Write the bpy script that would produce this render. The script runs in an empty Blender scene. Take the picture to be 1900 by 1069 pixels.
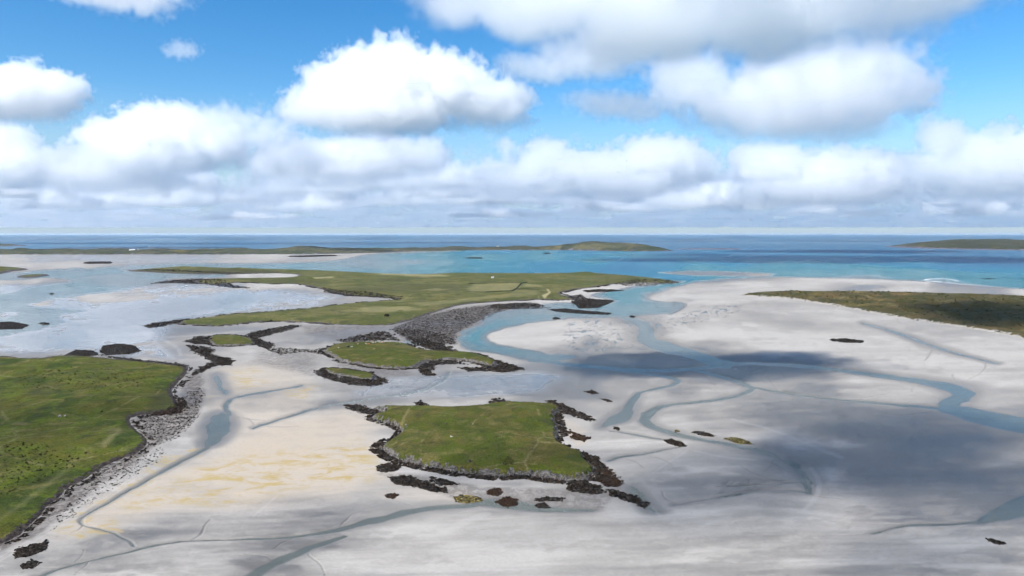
import bpy, math, random
import numpy as np
from mathutils import Vector

sc = bpy.context.scene
# ------------------------------------------------------------------ camera, sky, sun, exposure
F = 1267.0; H = 120.0; PITCH = math.radians(-4.53)
cam = bpy.data.cameras.new('camera'); co = bpy.data.objects.new('camera', cam); sc.collection.objects.link(co)
cam.sensor_width = 36; cam.lens = 36 * F / 1900; cam.clip_start = 1; cam.clip_end = 300000
co.location = (0, 0, H); co.rotation_euler = (math.pi / 2 + PITCH, 0, 0); sc.camera = co

SUN_EL = math.radians(45); SUN_AZ = math.radians(-136)          # azimuth clockwise from the view direction
SD = Vector((math.sin(SUN_AZ) * math.cos(SUN_EL), math.cos(SUN_AZ) * math.cos(SUN_EL), math.sin(SUN_EL)))
world = bpy.data.worlds.new('World'); sc.world = world; world.use_nodes = True
wt = world.node_tree; bg = wt.nodes['Background']
sky = wt.nodes.new('ShaderNodeTexSky'); sky.sky_type = 'NISHITA'; sky.sun_disc = False
sky.sun_elevation = SUN_EL; sky.sun_rotation = SUN_AZ; sky.altitude = 0
sky.air_density = 1.0; sky.dust_density = 0.3; sky.ozone_density = 3.0
hs = wt.nodes.new('ShaderNodeHueSaturation'); hs.inputs['Saturation'].default_value = 1.38
# a pale marine haze low in the sky, the same all round
tc = wt.nodes.new('ShaderNodeTexCoord'); sx = wt.nodes.new('ShaderNodeSeparateXYZ'); wt.links.new(tc.outputs['Generated'], sx.inputs[0])
mr = wt.nodes.new('ShaderNodeMapRange'); mr.interpolation_type = 'SMOOTHSTEP'; wt.links.new(sx.outputs[2], mr.inputs[0])
mr.inputs[1].default_value = 0.0; mr.inputs[2].default_value = 0.20; mr.inputs[3].default_value = 0.92; mr.inputs[4].default_value = 0.0
mx = wt.nodes.new('ShaderNodeMix'); mx.data_type = 'RGBA'; mx.inputs[7].default_value = (2.75, 3.65, 4.5, 1)
wt.links.new(sky.outputs[0], hs.inputs['Color']); wt.links.new(mr.outputs[0], mx.inputs[0]); wt.links.new(hs.outputs[0], mx.inputs[6]); wt.links.new(mx.outputs[2], bg.inputs[0])
bg.inputs[1].default_value = 0.098
sun = bpy.data.lights.new('sun', 'SUN'); sun.energy = 5.0; sun.angle = math.radians(0.5); sun.color = (1, .965, .91)
so = bpy.data.objects.new('sun', sun); sc.collection.objects.link(so); so.rotation_euler = (-SD).to_track_quat('-Z', 'Y').to_euler()
sc.view_settings.view_transform = 'Standard'; sc.view_settings.look = 'None'
sc.view_settings.exposure = 0.78; sc.view_settings.gamma = 1.0
cy = sc.cycles
cy.max_bounces = 32; cy.diffuse_bounces = 3; cy.glossy_bounces = 3; cy.volume_bounces = 32; cy.transparent_max_bounces = 32
cy.volume_step_rate = 2.5; cy.volume_max_steps = 256
cy.use_denoising = True; cy.use_adaptive_sampling = True; cy.adaptive_threshold = 0.05; cy.adaptive_min_samples = 12
cy.caustics_reflective = False; cy.caustics_refractive = False

CP, SP = math.cos(PITCH), math.sin(PITCH)
rng = np.random.default_rng(7)

# ------------------------------------------------------------------ helpers: projection, noise, polygons
def ray(px, py):
    x, y, z = (px - 950) / F, 1.0, (534.5 - py) / F
    return Vector((x, CP * y - SP * z, SP * y + CP * z))
def sky_at(px, py, D):
    r = ray(px, py); return Vector((0, 0, H)) + r * (D / r.y)
def y_of_v(v):
    z = (534.5 - v) / F
    a = CP - SP * z; b = SP + CP * z
    return H * a / np.maximum(-b, 1e-7)
def depth_of_y(y): return y * CP - H * SP * 1.0
def ground(u, v):
    y = y_of_v(np.asarray(v, float)); d = y * CP + H * (-SP)
    return (np.asarray(u, float) - 950) / F * d, y
def uv_of(x, y):
    d = y * CP + H * (-SP); d = np.where(np.abs(d) < 1, 1, d)
    zc = y * SP * -1.0 * -1.0 * 0 + (-H) * CP - y * SP * 1.0
    # camera space: forward = (0,CP,SP), up = (0,-SP,CP)
    fwd = y * CP + (-H) * SP; up = -y * SP + (-H) * CP
    fwd = np.where(fwd < 1, 1, fwd)
    return 950 + F * x / fwd, 534.5 - F * up / fwd

def _hash(ix, iy, s):
    h = (ix.astype(np.int64) * 374761393 + iy.astype(np.int64) * 668265263 + s * 1442695041) & 0xffffffff
    h = ((h ^ (h >> 13)) * 1274126177) & 0xffffffff
    h = ((h ^ (h >> 16)) * 2246822519) & 0xffffffff
    return ((h ^ (h >> 15)) & 0xffffff) / float(0xffffff)
def vnoise(x, y, s=0):
    ix = np.floor(x); iy = np.floor(y); fx = x - ix; fy = y - iy
    fx = fx * fx * fx * (fx * (fx * 6 - 15) + 10); fy = fy * fy * fy * (fy * (fy * 6 - 15) + 10)
    a = _hash(ix, iy, s); b = _hash(ix + 1, iy, s); c = _hash(ix, iy + 1, s); d = _hash(ix + 1, iy + 1, s)
    return (a + (b - a) * fx) * (1 - fy) + (c + (d - c) * fx) * fy
def fbm(x, y, o=4, s=0, g=0.5):
    t = 0; a = 1; n = 0
    for i in range(o):
        t = t + a * vnoise(x, y, s + i * 17); n += a; a *= g
        x, y = x * 1.93 + y * 0.52 + 3.1, y * 1.93 - x * 0.52 + 7.7
    return t / n
def sstep(a, b, x):
    t = np.clip((x - a) / (b - a), 0, 1); return t * t * (3 - 2 * t)
def chaikin(p, n=1, closed=True):
    p = np.asarray(p, float)
    for _ in range(n):
        q = np.roll(p, -1, 0) if closed else p[1:]
        b = p if closed else p[:-1]
        r = np.empty((len(b) * 2, 2)); r[0::2] = b * .75 + q * .25; r[1::2] = b * .25 + q * .75
        if not closed: r = np.vstack([p[:1], r, p[-1:]])
        p = r
    return p
def sdf(poly, U, V, K, pad):
    """signed distance (px across, rows stretched by K), positive inside, clipped at -pad outside the box"""
    P = np.asarray(poly, float) * (1, K)
    out = np.full(U.shape, -float(pad))
    VK = V * K
    m = (U > P[:, 0].min() - pad) & (U < P[:, 0].max() + pad) & (VK > P[:, 1].min() - pad) & (VK < P[:, 1].max() + pad)
    if not m.any(): return out
    x = U[m]; y = VK[m]; best = np.full(x.shape, 1e18); ins = np.zeros(x.shape, bool)
    Q = np.roll(P, -1, 0)
    for (ax, ay), (bx, by) in zip(P, Q):
        dx, dy = bx - ax, by - ay; L = dx * dx + dy * dy + 1e-12
        t = np.clip(((x - ax) * dx + (y - ay) * dy) / L, 0, 1)
        best = np.minimum(best, (x - ax - t * dx) ** 2 + (y - ay - t * dy) ** 2)
        c = (ay > y) != (by > y)
        if dy != 0: ins ^= c & (x < (y - ay) * dx / dy + ax)
    d = np.sqrt(best); d = np.where(ins, d, -d)
    out[m] = np.maximum(d, -pad); return out
def line_d(pts, U, V, K, pad):
    """distance to a polyline given as (u, v, halfwidth px); returns distance/halfwidth (1 = edge)"""
    P = np.asarray(pts, float); P = np.column_stack([P[:, 0], P[:, 1] * K, P[:, 2]])
    out = np.full(U.shape, 9.0); VK = V * K
    m = (U > P[:, 0].min() - pad) & (U < P[:, 0].max() + pad) & (VK > P[:, 1].min() - pad) & (VK < P[:, 1].max() + pad)
    if not m.any(): return out
    x = U[m]; y = VK[m]; best = np.full(x.shape, 9.0)
    for (ax, ay, aw), (bx, by, bw) in zip(P[:-1], P[1:]):
        dx, dy = bx - ax, by - ay; L = dx * dx + dy * dy + 1e-12
        t = np.clip(((x - ax) * dx + (y - ay) * dy) / L, 0, 1)
        d = np.hypot(x - ax - t * dx, y - ay - t * dy) / (aw + (bw - aw) * t)
        best = np.minimum(best, d)
    out[m] = best; return out
def curve(pts, n=2):
    """smooth a (u, v, w) polyline"""
    P = np.asarray(pts, float)
    for _ in range(n):
        r = np.empty((len(P) * 2 - 2, 3)); r[0::2] = P[:-1] * .75 + P[1:] * .25; r[1::2] = P[:-1] * .25 + P[1:] * .75
        P = np.vstack([P[:1], r, P[-1:]])
    return P
def idw(cp, U, V, K, p=3.0):
    cp = np.asarray(cp, float); num = np.zeros(U.shape); den = np.zeros(U.shape)
    for (u, v, w) in cp:
        d = ((U - u) ** 2 + ((V - v) * K) ** 2 + 30.0) ** (-p / 2)
        num += d * w; den += d
    return num / den

def link(o, parent=None, **props):
    sc.collection.objects.link(o)
    for k, v in props.items(): o[k] = v
    if parent: o.parent = parent
    return o
def make_mesh(name, verts, faces, mats, attrs=None, colors=None, smooth=True):
    me = bpy.data.meshes.new(name)
    verts = np.ascontiguousarray(verts, np.float32); faces = np.ascontiguousarray(faces, np.int32)
    n = faces.shape[1]
    me.vertices.add(len(verts)); me.vertices.foreach_set('co', verts.ravel())
    me.loops.add(faces.size); me.loops.foreach_set('vertex_index', faces.ravel())
    me.polygons.add(len(faces)); me.polygons.foreach_set('loop_start', np.arange(0, faces.size, n, dtype=np.int32))
    me.polygons.foreach_set('loop_total', np.full(len(faces), n, np.int32))
    me.polygons.foreach_set('use_smooth', np.full(len(faces), smooth, bool))
    me.update(calc_edges=True)
    for k, a in (attrs or {}).items():
        at = me.attributes.new(k, 'FLOAT', 'POINT'); at.data.foreach_set('value', np.ascontiguousarray(a, np.float32).ravel())
    for k, a in (colors or {}).items():
        at = me.attributes.new(k, 'FLOAT_COLOR', 'POINT')
        a = np.column_stack([a, np.ones(len(a))]); at.data.foreach_set('color', np.ascontiguousarray(a, np.float32).ravel())
    for m in mats: me.materials.append(m)
    return bpy.data.objects.new(name, me)
def grid_faces(nr, nc, keep=None):
    i = np.arange(nr * nc).reshape(nr, nc)
    f = np.stack([i[:-1, :-1], i[:-1, 1:], i[1:, 1:], i[1:, :-1]], -1).reshape(-1, 4)
    if keep is not None:
        k = keep.reshape(nr, nc)
        kk = (k[:-1, :-1] | k[:-1, 1:] | k[1:, 1:] | k[1:, :-1]).reshape(-1); f = f[kk]
    return f
def compact(verts, faces, attrs):
    used = np.unique(faces); mp = np.full(len(verts), -1, np.int64); mp[used] = np.arange(len(used))
    return verts[used], mp[faces], {k: a[used] for k, a in attrs.items()}

# ------------------------------------------------------------------ materials
class Mat:
    def __init__(s, name):
        s.m = bpy.data.materials.new(name); s.m.use_nodes = True; s.t = s.m.node_tree; s.t.nodes.clear()
        s.out = s.t.nodes.new('ShaderNodeOutputMaterial')
    def n(s, typ, ins=None, **kw):
        q = s.t.nodes.new(typ)
        for k, v in kw.items(): setattr(q, k, v)
        for k, v in (ins or {}).items(): s.set(q.inputs[k], v)
        return q
    def set(s, sock, v):
        if isinstance(v, bpy.types.NodeSocket): s.t.links.new(v, sock)
        elif isinstance(v, bpy.types.Node): s.t.links.new(v.outputs[0], sock)
        else: sock.default_value = v
    def attr(s, name, col=False):
        q = s.n('ShaderNodeAttribute', attribute_name=name); return q.outputs['Color'] if col else q.outputs['Fac']
    def math(s, op, a, b=0.0, c=0.0, clamp=False):
        q = s.n('ShaderNodeMath', operation=op, use_clamp=clamp)
        for i, v in enumerate((a, b, c)): s.set(q.inputs[i], v)
        return q.outputs[0]
    def mix(s, f, a, b, mode='MIX'):
        q = s.n('ShaderNodeMix', data_type='RGBA', blend_type=mode)
        s.set(q.inputs[0], f)
        for i, v in ((6, a), (7, b)):
            if isinstance(v, tuple) and len(v) == 3: v = v + (1.0,)
            s.set(q.inputs[i], v)
        return q.outputs[2]
    def noise(s, scale, detail=4, rough=.5, vec=None, dist=0.0):
        q = s.n('ShaderNodeTexNoise', {'Scale': scale, 'Detail': detail, 'Roughness': rough, 'Distortion': dist})
        s.set(q.inputs['Vector'], vec if vec is not None else s.pos())
        return q.outputs[0]
    def pos(s):
        if not hasattr(s, '_p'): s._p = s.n('ShaderNodeNewGeometry').outputs['Position']
        return s._p
    def scaled(s, v):
        q = s.n('ShaderNodeVectorMath', operation='MULTIPLY'); s.set(q.inputs[0], s.pos()); q.inputs[1].default_value = v
        return q.outputs[0]
    def ramp(s, f, lo, hi, a=0.0, b=1.0):
        q = s.n('ShaderNodeMapRange', interpolation_type='SMOOTHSTEP'); s.set(q.inputs[0], f)
        for i, v in ((1, lo), (2, hi), (3, a), (4, b)): q.inputs[i].default_value = v
        return q.outputs[0]
    def bump(s, h, dist, strength=1.0):
        q = s.n('ShaderNodeBump', {'Strength': strength, 'Distance': dist}); s.set(q.inputs['Height'], h); return q.outputs[0]
    def principled(s, col, rough, normal=None, spec=0.5, **kw):
        q = s.n('ShaderNodeBsdfPrincipled')
        if isinstance(col, tuple): col = col + (1.0,) if len(col) == 3 else col
        s.set(q.inputs['Base Color'], col); s.set(q.inputs['Roughness'], rough); s.set(q.inputs['Specular IOR Level'], spec)
        if normal is not None: s.set(q.inputs['Normal'], normal)
        for k, v in kw.items(): s.set(q.inputs[k], v)
        return q.outputs[0]
    def surf(s, sh): s.t.links.new(sh, s.out.inputs['Surface']); return s.m

def sand_material():
    M = Mat('tidal sand')
    wet = M.attr('wet'); alg = M.attr('algae'); pale = M.attr('pale'); stone = M.attr('stony')  # wet also darkens the right flats to stand in for cloud shadow
    n_f = M.noise(0.9, 5, .6); n_m = M.noise(.032, 3, .45, M.scaled((1, .8, 1)), 1.0); n_l = M.noise(.010, 3, .5, None, 1.0)
    w = M.math('ADD', wet, M.math('MULTIPLY', M.math('SUBTRACT', n_m, .5), .34))
    w = M.math('ADD', w, M.math('MULTIPLY', M.math('SUBTRACT', n_l, .5), .45), clamp=True)
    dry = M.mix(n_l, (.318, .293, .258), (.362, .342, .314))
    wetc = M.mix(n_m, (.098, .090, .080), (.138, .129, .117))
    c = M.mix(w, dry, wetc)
    warm = M.attr('warm'); c = M.mix(M.math('MULTIPLY', warm, M.math('SUBTRACT', 1.0, w)), c, M.mix(n_l, (.36, .296, .22), (.364, .312, .248)))
    spk = M.ramp(n_f, .3, .72, .94, 1.04)
    cc = M.n('ShaderNodeCombineColor', {0: spk, 1: spk, 2: spk}).outputs[0]
    c = M.mix(1.0, c, cc, 'MULTIPLY')
    am = M.math('MULTIPLY', alg, M.ramp(M.noise(.13, 7, .74, M.scaled((.55, 1.0, 1)), .5), .46, .62), clamp=True)
    ac = M.mix(M.noise(.05, 3), (.296, .208, .068), (.328, .256, .104))
    c = M.mix(M.math('MULTIPLY', am, .88), c, ac)
    c = M.mix(M.math('MULTIPLY', pale, .24), c, (.376, .352, .32))
    c = M.mix(M.math('MULTIPLY', stone, .55, clamp=True), c, (.135, .115, .100))
    sm = M.math('MULTIPLY', stone, M.ramp(M.noise(.35, 6, .75, M.scaled((.7, .5, 1)), .4), .42, .56), clamp=True)
    c = M.mix(sm, c, M.mix(n_f, (.04, .0336, .0288), (.12, .1024, .088)))
    wd = M.attr('weed')
    wm = M.ramp(M.math('ADD', wd, M.math('MULTIPLY', M.math('SUBTRACT', M.noise(.30, 7, .75, M.scaled((.8, .6, 1)), .5), .5), 1.5)), .50, .62)
    c = M.mix(wm, c, M.mix(n_f, (.0096, .008, .0064), (.032, .0224, .0152)))
    rough = M.math('MAXIMUM', M.ramp(w, .3, 1.0, .85, .40), M.math('MULTIPLY', wm, .8))
    film = M.math('MULTIPLY', M.attr('film'), M.ramp(M.math('ADD', w, M.math('MULTIPLY', M.math('SUBTRACT', n_m, .5), .6)), .30, .60), clamp=True)
    rough = M.math('ADD', M.math('MULTIPLY', rough, M.math('SUBTRACT', 1.0, film)), M.math('MULTIPLY', film, .16))
    hgt = M.math('ADD', M.math('MULTIPLY', n_f, .05), M.math('MULTIPLY', n_m, .5))
    rip = M.n('ShaderNodeTexWave', {'Vector': M.pos(), 'Scale': .55, 'Distortion': 9.0, 'Detail': 3.0, 'Detail Scale': .6}, bands_direction='DIAGONAL').outputs['Fac']
    hgt = M.math('ADD', hgt, M.math('MULTIPLY', rip, .018))
    hgt = M.math('ADD', hgt, M.math('MULTIPLY', M.math('ADD', sm, wm), .5))
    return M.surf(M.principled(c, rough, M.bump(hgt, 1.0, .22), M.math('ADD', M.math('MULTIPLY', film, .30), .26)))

def water_material():
    M = Mat('sea water')
    d = M.attr('depth')
    p = M.scaled((.02, .006, 0)); band = M.noise(.16, 5, .6, p, .8)
    dd = M.math('MULTIPLY', d, M.ramp(band, .3, .7, .65, 1.45))
    r = M.n('ShaderNodeValToRGB'); s = M.n('ShaderNodeMapRange'); M.set(s.inputs[0], dd); s.inputs[1].default_value = 0; s.inputs[2].default_value = 24
    M.set(r.inputs[0], s.outputs[0]); e = r.color_ramp.elements
    cols = [(0, (.128, .216, .216)), (.045, (.06, .188, .204)), (.11, (.0224, .128, .152)), (.22, (.008, .1, .156)), (.42, (.008, .0736, .14)), (1, (.0112, .0752, .1328))]
    e[0].position = 0; e[0].color = cols[0][1] + (1,); e[1].position = 1; e[1].color = cols[-1][1] + (1,)
    for q, c in cols[1:-1]:
        k = e.new(q); k.color = c + (1,)
    body = M.math('SUBTRACT', 1.0, M.math('EXPONENT', M.math('MULTIPLY', M.math('MAXIMUM', M.math('SUBTRACT', dd, .16), 0.0), -.75)), clamp=True)
    wave = M.noise(.35, 4, .6, M.scaled((1, 1.6, 1))); wave2 = M.noise(.05, 4, .6, M.scaled((.7, 1.6, 1)))
    nrm = M.bump(M.math('ADD', M.math('MULTIPLY', wave, .10), M.math('MULTIPLY', wave2, .9)), 1.0, .30)
    rough = M.ramp(d, .3, 6.0, .10, .30)
    fr = M.n('ShaderNodeFresnel', {'IOR': 1.333, 'Normal': nrm}).outputs[0]
    # wind-roughened open water mirrors less of the low sky than a still pool does
    frs = M.math('MULTIPLY', fr, M.ramp(d, .1, 3.0, .52, .28))
    dif = M.n('ShaderNodeBsdfDiffuse', {'Color': r.outputs[0]}).outputs[0]
    tr = M.n('ShaderNodeBsdfTransparent', {'Color': (.85, .92, .905, 1)}).outputs[0]
    gl = M.n('ShaderNodeBsdfGlossy', {'Roughness': rough, 'Normal': nrm, 'Color': (1, 1, 1, 1)}).outputs[0]
    sh = M.n('ShaderNodeMixShader', {0: body, 1: tr, 2: dif}).outputs[0]
    sh = M.n('ShaderNodeMixShader', {0: frs, 1: sh, 2: gl}).outputs[0]
    surf = M.math('MULTIPLY', M.attr('surf'), M.ramp(M.noise(.012, 5, .7, M.scaled((1, .35, 1)), .6), .47, .60), clamp=True)
    foam = M.n('ShaderNodeBsdfDiffuse', {'Color': (.62, .63, .63, 1)}).outputs[0]
    sh = M.n('ShaderNodeMixShader', {0: surf, 1: sh, 2: foam}).outputs[0]
    return M.surf(sh)

def land_material(name, g1, g2, g3, rock1=(.041, .0369, .0344), rock2=(.2132, .1927, .1763), scale=1.0, heath=(.0287, .0279, .0131)):
    M = Mat(name)
    rk = M.attr('rock'); hay = M.attr('hay'); drk = M.attr('heath')
    a = M.noise(.022 * scale, 7, .66, None, .9); b = M.noise(.13 * scale, 7, .72, M.scaled((1, .7, 1)), .4); f = M.noise(1.1 * scale, 5, .75)
    c = M.mix(M.ramp(a, .40, .58), g1, g2)
    c = M.mix(M.ramp(M.noise(.045 * scale, 7, .7, M.scaled((1, .8, 1)), 1.2), .46, .60), c, g3)
    c = M.mix(M.math('MULTIPLY', M.ramp(b, .50, .68), .75), c, heath)
    c = M.mix(M.math('MULTIPLY', M.ramp(M.noise(.07 * scale, 6, .7, M.scaled((.8, 1, 1)), .6), .50, .68), .62), c, (.1312, .105, .0361))
    pth = M.n('ShaderNodeTexVoronoi', {'Vector': M.scaled((1, .8, 0)), 'Scale': .022 * scale, 'Randomness': 1.0}, feature='DISTANCE_TO_EDGE').outputs['Distance']
    pm = M.math('MULTIPLY', M.ramp(M.math('ADD', pth, M.math('MULTIPLY', M.math('SUBTRACT', b, .5), .10)), .0, .022, .55, 0.0), M.ramp(a, .44, .56), clamp=True)
    c = M.mix(pm, c, (.15, .125, .06))
    v = M.ramp(f, .28, .72, .50, 1.5); cc = M.n('ShaderNodeCombineColor', {0: v, 1: v, 2: v}).outputs[0]
    c = M.mix(1.0, c, cc, 'MULTIPLY')
    c = M.mix(hay, c, M.mix(f, (.246, .2091, .0984), (.2952, .2542, .1353)))
    c = M.mix(drk, c, M.mix(f, heath, (.0492, .0451, .018)))
    rn = M.noise(.55 * scale, 6, .75, M.scaled((1, 1, 2.2)), .3)
    rc = M.mix(M.ramp(rn, .40, .66), rock1, rock2)
    rm = M.ramp(M.math('ADD', rk, M.math('MULTIPLY', M.math('SUBTRACT', b, .5), .6)), .42, .58)
    c = M.mix(rm, c, rc)
    h = M.math('ADD', M.math('MULTIPLY', f, .22), M.math('MULTIPLY', b, 1.1))
    h = M.math('ADD', h, M.math('MULTIPLY', M.math('MULTIPLY', rn, rm), 2.0))
    return M.surf(M.principled(c, .92, M.bump(h, 1.0, .8), .15))

def rock_material(name):
    M = Mat(name)
    c = M.attr('tint', True); n = M.noise(1.6, 5, .7)
    v = M.ramp(n, .3, .75, .45, 1.4); cc = M.n('ShaderNodeCombineColor', {0: v, 1: v, 2: v}).outputs[0]
    c = M.mix(1.0, c, cc, 'MULTIPLY')
    return M.surf(M.principled(c, M.ramp(n, .3, .7, .7, .95), M.bump(n, .4, .8), .12))

def plain(name, col, rough=.8, var=.25, scale=3.0):
    M = Mat(name); n = M.noise(scale, 4, .6); v = M.ramp(n, .3, .7, 1 - var, 1 + var)
    cc = M.n('ShaderNodeCombineColor', {0: v, 1: v, 2: v}).outputs[0]
    return M.surf(M.principled(M.mix(1.0, col, cc, 'MULTIPLY'), rough, None, .3))

SAND = sand_material(); WATER = water_material(); ROCK = rock_material('weed covered rock')

# ------------------------------------------------------------------ the tidal flat: traced outlines (photo pixels on the ground plane)
SEA = [(-9000, 430), (9000, 430), (9000, 620), (4900, 590), (2500, 556), (2200, 548), (1900, 537), (1800, 529), (1700, 521.5), (1600, 517.5), (1500, 515.5),
       (1430, 514.5), (1345, 518), (1262, 523), (1200, 517), (900, 530), (620, 515), (540, 505), (421, 508), (300, 506), (229, 500), (229, 492.5), (300, 489.5), (420, 489), (500, 489),
       (560, 487), (640, 482), (668, 474), (700, 471), (735, 468.5), (800, 467), (860, 465), (800, 460), (400, 466), (-100, 467), (-900, 466), (-9000, 466)]
INLET = [(1345, 519), (1300, 523), (1255, 532), (1215, 543), (1199, 550), (1206, 556), (1235, 560), (1265, 563), (1270, 571), (1240, 582), (1200, 587), (1150, 588), (1080, 589.5), (1010, 596), (950, 605),
         (915, 616), (897, 629), (910, 638), (960, 647), (1020, 655), (1080, 663), (1050, 670), (990, 672), (960, 664), (910, 655), (870, 648), (848, 634), (850, 618), (875, 605), (905, 594),
         (893, 586), (930, 577), (985, 570), (1030, 563), (1050, 562), (1100, 566), (1140, 560), (1110, 552), (1100, 546), (1130, 538), (1180, 531), (1230, 528), (1262, 523), (1280, 512), (1345, 510)]
BAY = [(-600, 560), (-600, 512), (0, 508), (60, 505), (90, 500.5), (158, 497), (229, 492), (235, 505), (300, 507), (380, 506), (415, 508.5), (421, 511.5), (405, 514), (330, 516.5), (300, 521), (270, 529), (240, 537),
       (205, 540.5), (165, 546), (135, 551), (85, 558), (30, 566), (95, 571), (150, 575), (156, 579), (120, 582), (103, 587), (128, 599), (90, 605), (53, 617), (0, 619), (-300, 625), (-600, 620), (-600, 600), (0, 594), (33, 585), (28, 578), (0, 580), (-300, 585), (-600, 585),
       (-600, 552), (0, 547), (34, 541), (62, 531), (113, 526), (127, 521), (100, 514.5), (60, 517), (0, 520), (-600, 524)]
BAY2 = [(-600, 625), (-100, 616), (0, 606), (55, 600), (120, 602), (60, 612), (30, 622), (-100, 632), (-600, 640)]
POOLS = [  # small standing water, with depth
    ([(392, 770), (415, 762), (430, 770), (434, 790), (420, 815), (398, 828), (374, 832), (382, 812), (378, 795)], .05),
    ([(396, 700), (408, 690), (412, 712), (425, 728), (420, 735), (402, 722)], .07),
    ([(1190, 632), (1235, 632), (1262, 645), (1300, 655), (1340, 668), (1370, 676), (1310, 668), (1250, 655), (1210, 648)], .2),
    ([(1094, 634), (1102, 630), (1103, 640), (1097, 645), (1090, 642)], .05),
    ([(725, 634), (790, 632), (800, 638), (750, 642)], .1),
    ([(905, 940), (880, 934), (850, 932), (900, 926), (960, 930), (990, 936), (1050, 944), (1120, 947), (1060, 951), (980, 949)], .14),
    ([(1160, 905), (1178, 900), (1200, 925), (1212, 945), (1230, 950), (1205, 952), (1180, 930)], .08),
    ([(1840, 945), (1900, 915), (2000, 890), (2100, 930), (2000, 960), (1900, 958), (1850, 968), (1800, 975)], .10),
    ([(1740, 757), (1770, 752), (1840, 766), (1920, 780), (2200, 810), (2200, 850), (1920, 808), (1840, 792), (1780, 775)], .24),
    ([(1128, 775), (1160, 755), (1175, 740), (1180, 765), (1165, 783), (1130, 790), (1110, 798)], .07),
]
CHAN = [  # meandering drainage channels: (u, v, half width) and depth
    ([(985, 668, 16), (1080, 679, 14), (1180, 688, 14), (1290, 686, 13), (1360, 674, 11), (1450, 676, 11), (1550, 686, 12), (1650, 699, 14), (1740, 713, 20), (1786, 727, 26), (1790, 737, 26), (1760, 748, 26), (1760, 762, 26)], .20),
    ([(1290, 687, 9), (1340, 699, 10), (1385, 713, 13), (1394, 724, 13), (1370, 736, 10), (1300, 746, 9), (1240, 751, 11), (1203, 764, 16), (1192, 780, 16), (1222, 799, 13), (1290, 814, 14)], .15),
    ([(1290, 814, 12), (1370, 828, 20), (1430, 842, 24), (1475, 862, 22), (1500, 890, 18), (1500, 915, 12)], .03),
    ([(1395, 719, 8), (1460, 730, 7), (1540, 741, 7), (1640, 749, 8), (1760, 760, 12)], .12),
    ([(1060, 677, 9), (1140, 687, 8), (1230, 697, 9), (1262, 707, 10), (1250, 716, 9), (1200, 725, 8), (1176, 736, 10), (1165, 760, 16)], .10),
    ([(1160, 588, 24), (1205, 608, 22), (1192, 628, 24), (1225, 647, 26), (1290, 662, 24), (1345, 680, 20)], .10),
    ([(250, 1015, 5), (236, 1000, 5), (205, 987, 5), (168, 980, 4), (149, 975, 4), (146, 966, 5), (165, 953, 6), (210, 928, 6), (270, 893, 6), (330, 860, 7), (385, 832, 9)], .04),
    ([(60, 1075, 10), (120, 1052, 6), (190, 1036, 6), (250, 1022, 7), (300, 1009, 7), (360, 1004, 5), (430, 1003, 6), (540, 998, 10), (620, 986, 16), (700, 965, 22), (780, 945, 26), (880, 938, 16)], .06),
    ([(440, 1085, 26), (500, 1050, 24), (560, 1022, 20), (640, 995, 10)], .05),
    ([(426, 770, 9), (418, 752, 8), (430, 738, 7), (500, 727, 7), (560, 716, 6)], .05),
    ([(470, 795, 6), (540, 771, 7), (610, 752, 8), (680, 741, 8), (760, 730, 7), (806, 717, 7), (826, 702, 7), (832, 692, 5)], .06),
    ([(1130, 855, 9), (1150, 848, 9), (1200, 842, 7), (1270, 828, 4)], .05),
    ([(1135, 800, 4), (1165, 805, 7), (1215, 815, 6), (1260, 818, 4)], .04),
    ([(1500, 915, 8), (1430, 908, 9), (1340, 922, 10), (1250, 938, 10)], .0),
    ([(1330, 905, 4), (1420, 900, 6), (1490, 896, 4)], .02),
    ([(1620, 990, 8), (1680, 974, 8), (1760, 974, 9), (1850, 965, 10)], .03),
    ([(1600, 600, 8), (1660, 616, 9), (1720, 640, 11), (1780, 658, 10), (1850, 675, 6)], .02),
]
DEPTHS = [(u, 437, 26) for u in range(-600, 2500, 200)] + [(u, 445, 17) for u in range(-600, 2500, 200)] + [(u, 455, 13) for u in range(-600, 1100, 200)] + [
    (1300, 455, 15), (1500, 455, 16), (1700, 455, 18), (1300, 470, 8), (1500, 472, 8), (1300, 485, 5.0), (1500, 485, 4.5), (1300, 500, 3.0), (1450, 497, 2.4), (1500, 505, 1.8), (1600, 505, 1.6), (1700, 509, 1.5),
    (1640, 488, 5.5), (1800, 490, 9), (1900, 478, 14), (1800, 515, 2.6), (1900, 525, 2.6), (1600, 515, .45), (1750, 522, .6), (2200, 500, 9), (2200, 530, 4),
    (1000, 468, 3.0), (1150, 472, 4.5), (1000, 480, 3.2), (1100, 482, 2.4), (900, 478, 2.2), (900, 490, 4.2), (1050, 490, 6.5), (1150, 495, 7.5), (1240, 497, 5), (800, 475, 1.8), (740, 470, 1.0), (820, 488, 1.0), (700, 478, .45), (680, 486, .14), (760, 487, .16), (700, 491, .5), (640, 489, .4), (600, 492, .9), (500, 492, .8), (420, 491, .35), (850, 497, 2.4), (780, 495, 1.4), (300, 491, .28), (240, 492, .25),
    (1250, 518, 5.5), (1340, 506, 3.2), (1380, 510, .8), (1200, 540, 1.8), (1150, 555, 1.5), (1250, 568, .35), (1180, 575, .7), (1080, 580, .35), (1000, 578, .14), (1000, 588, .6), (930, 582, .12), (905, 602, .9), (860, 630, 1.2), (900, 648, .6), (980, 664, .3), (1060, 667, .25),
    (150, 505, .5), (120, 510, .6), (60, 550, .3), (30, 570, .22), (200, 515, .18), (350, 508, .25), (240, 525, .08), (100, 538, .34), (60, 600, .10), (0, 600, .10), (-200, 600, .2), (120, 592, .05), (0, 512, .1)]
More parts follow.
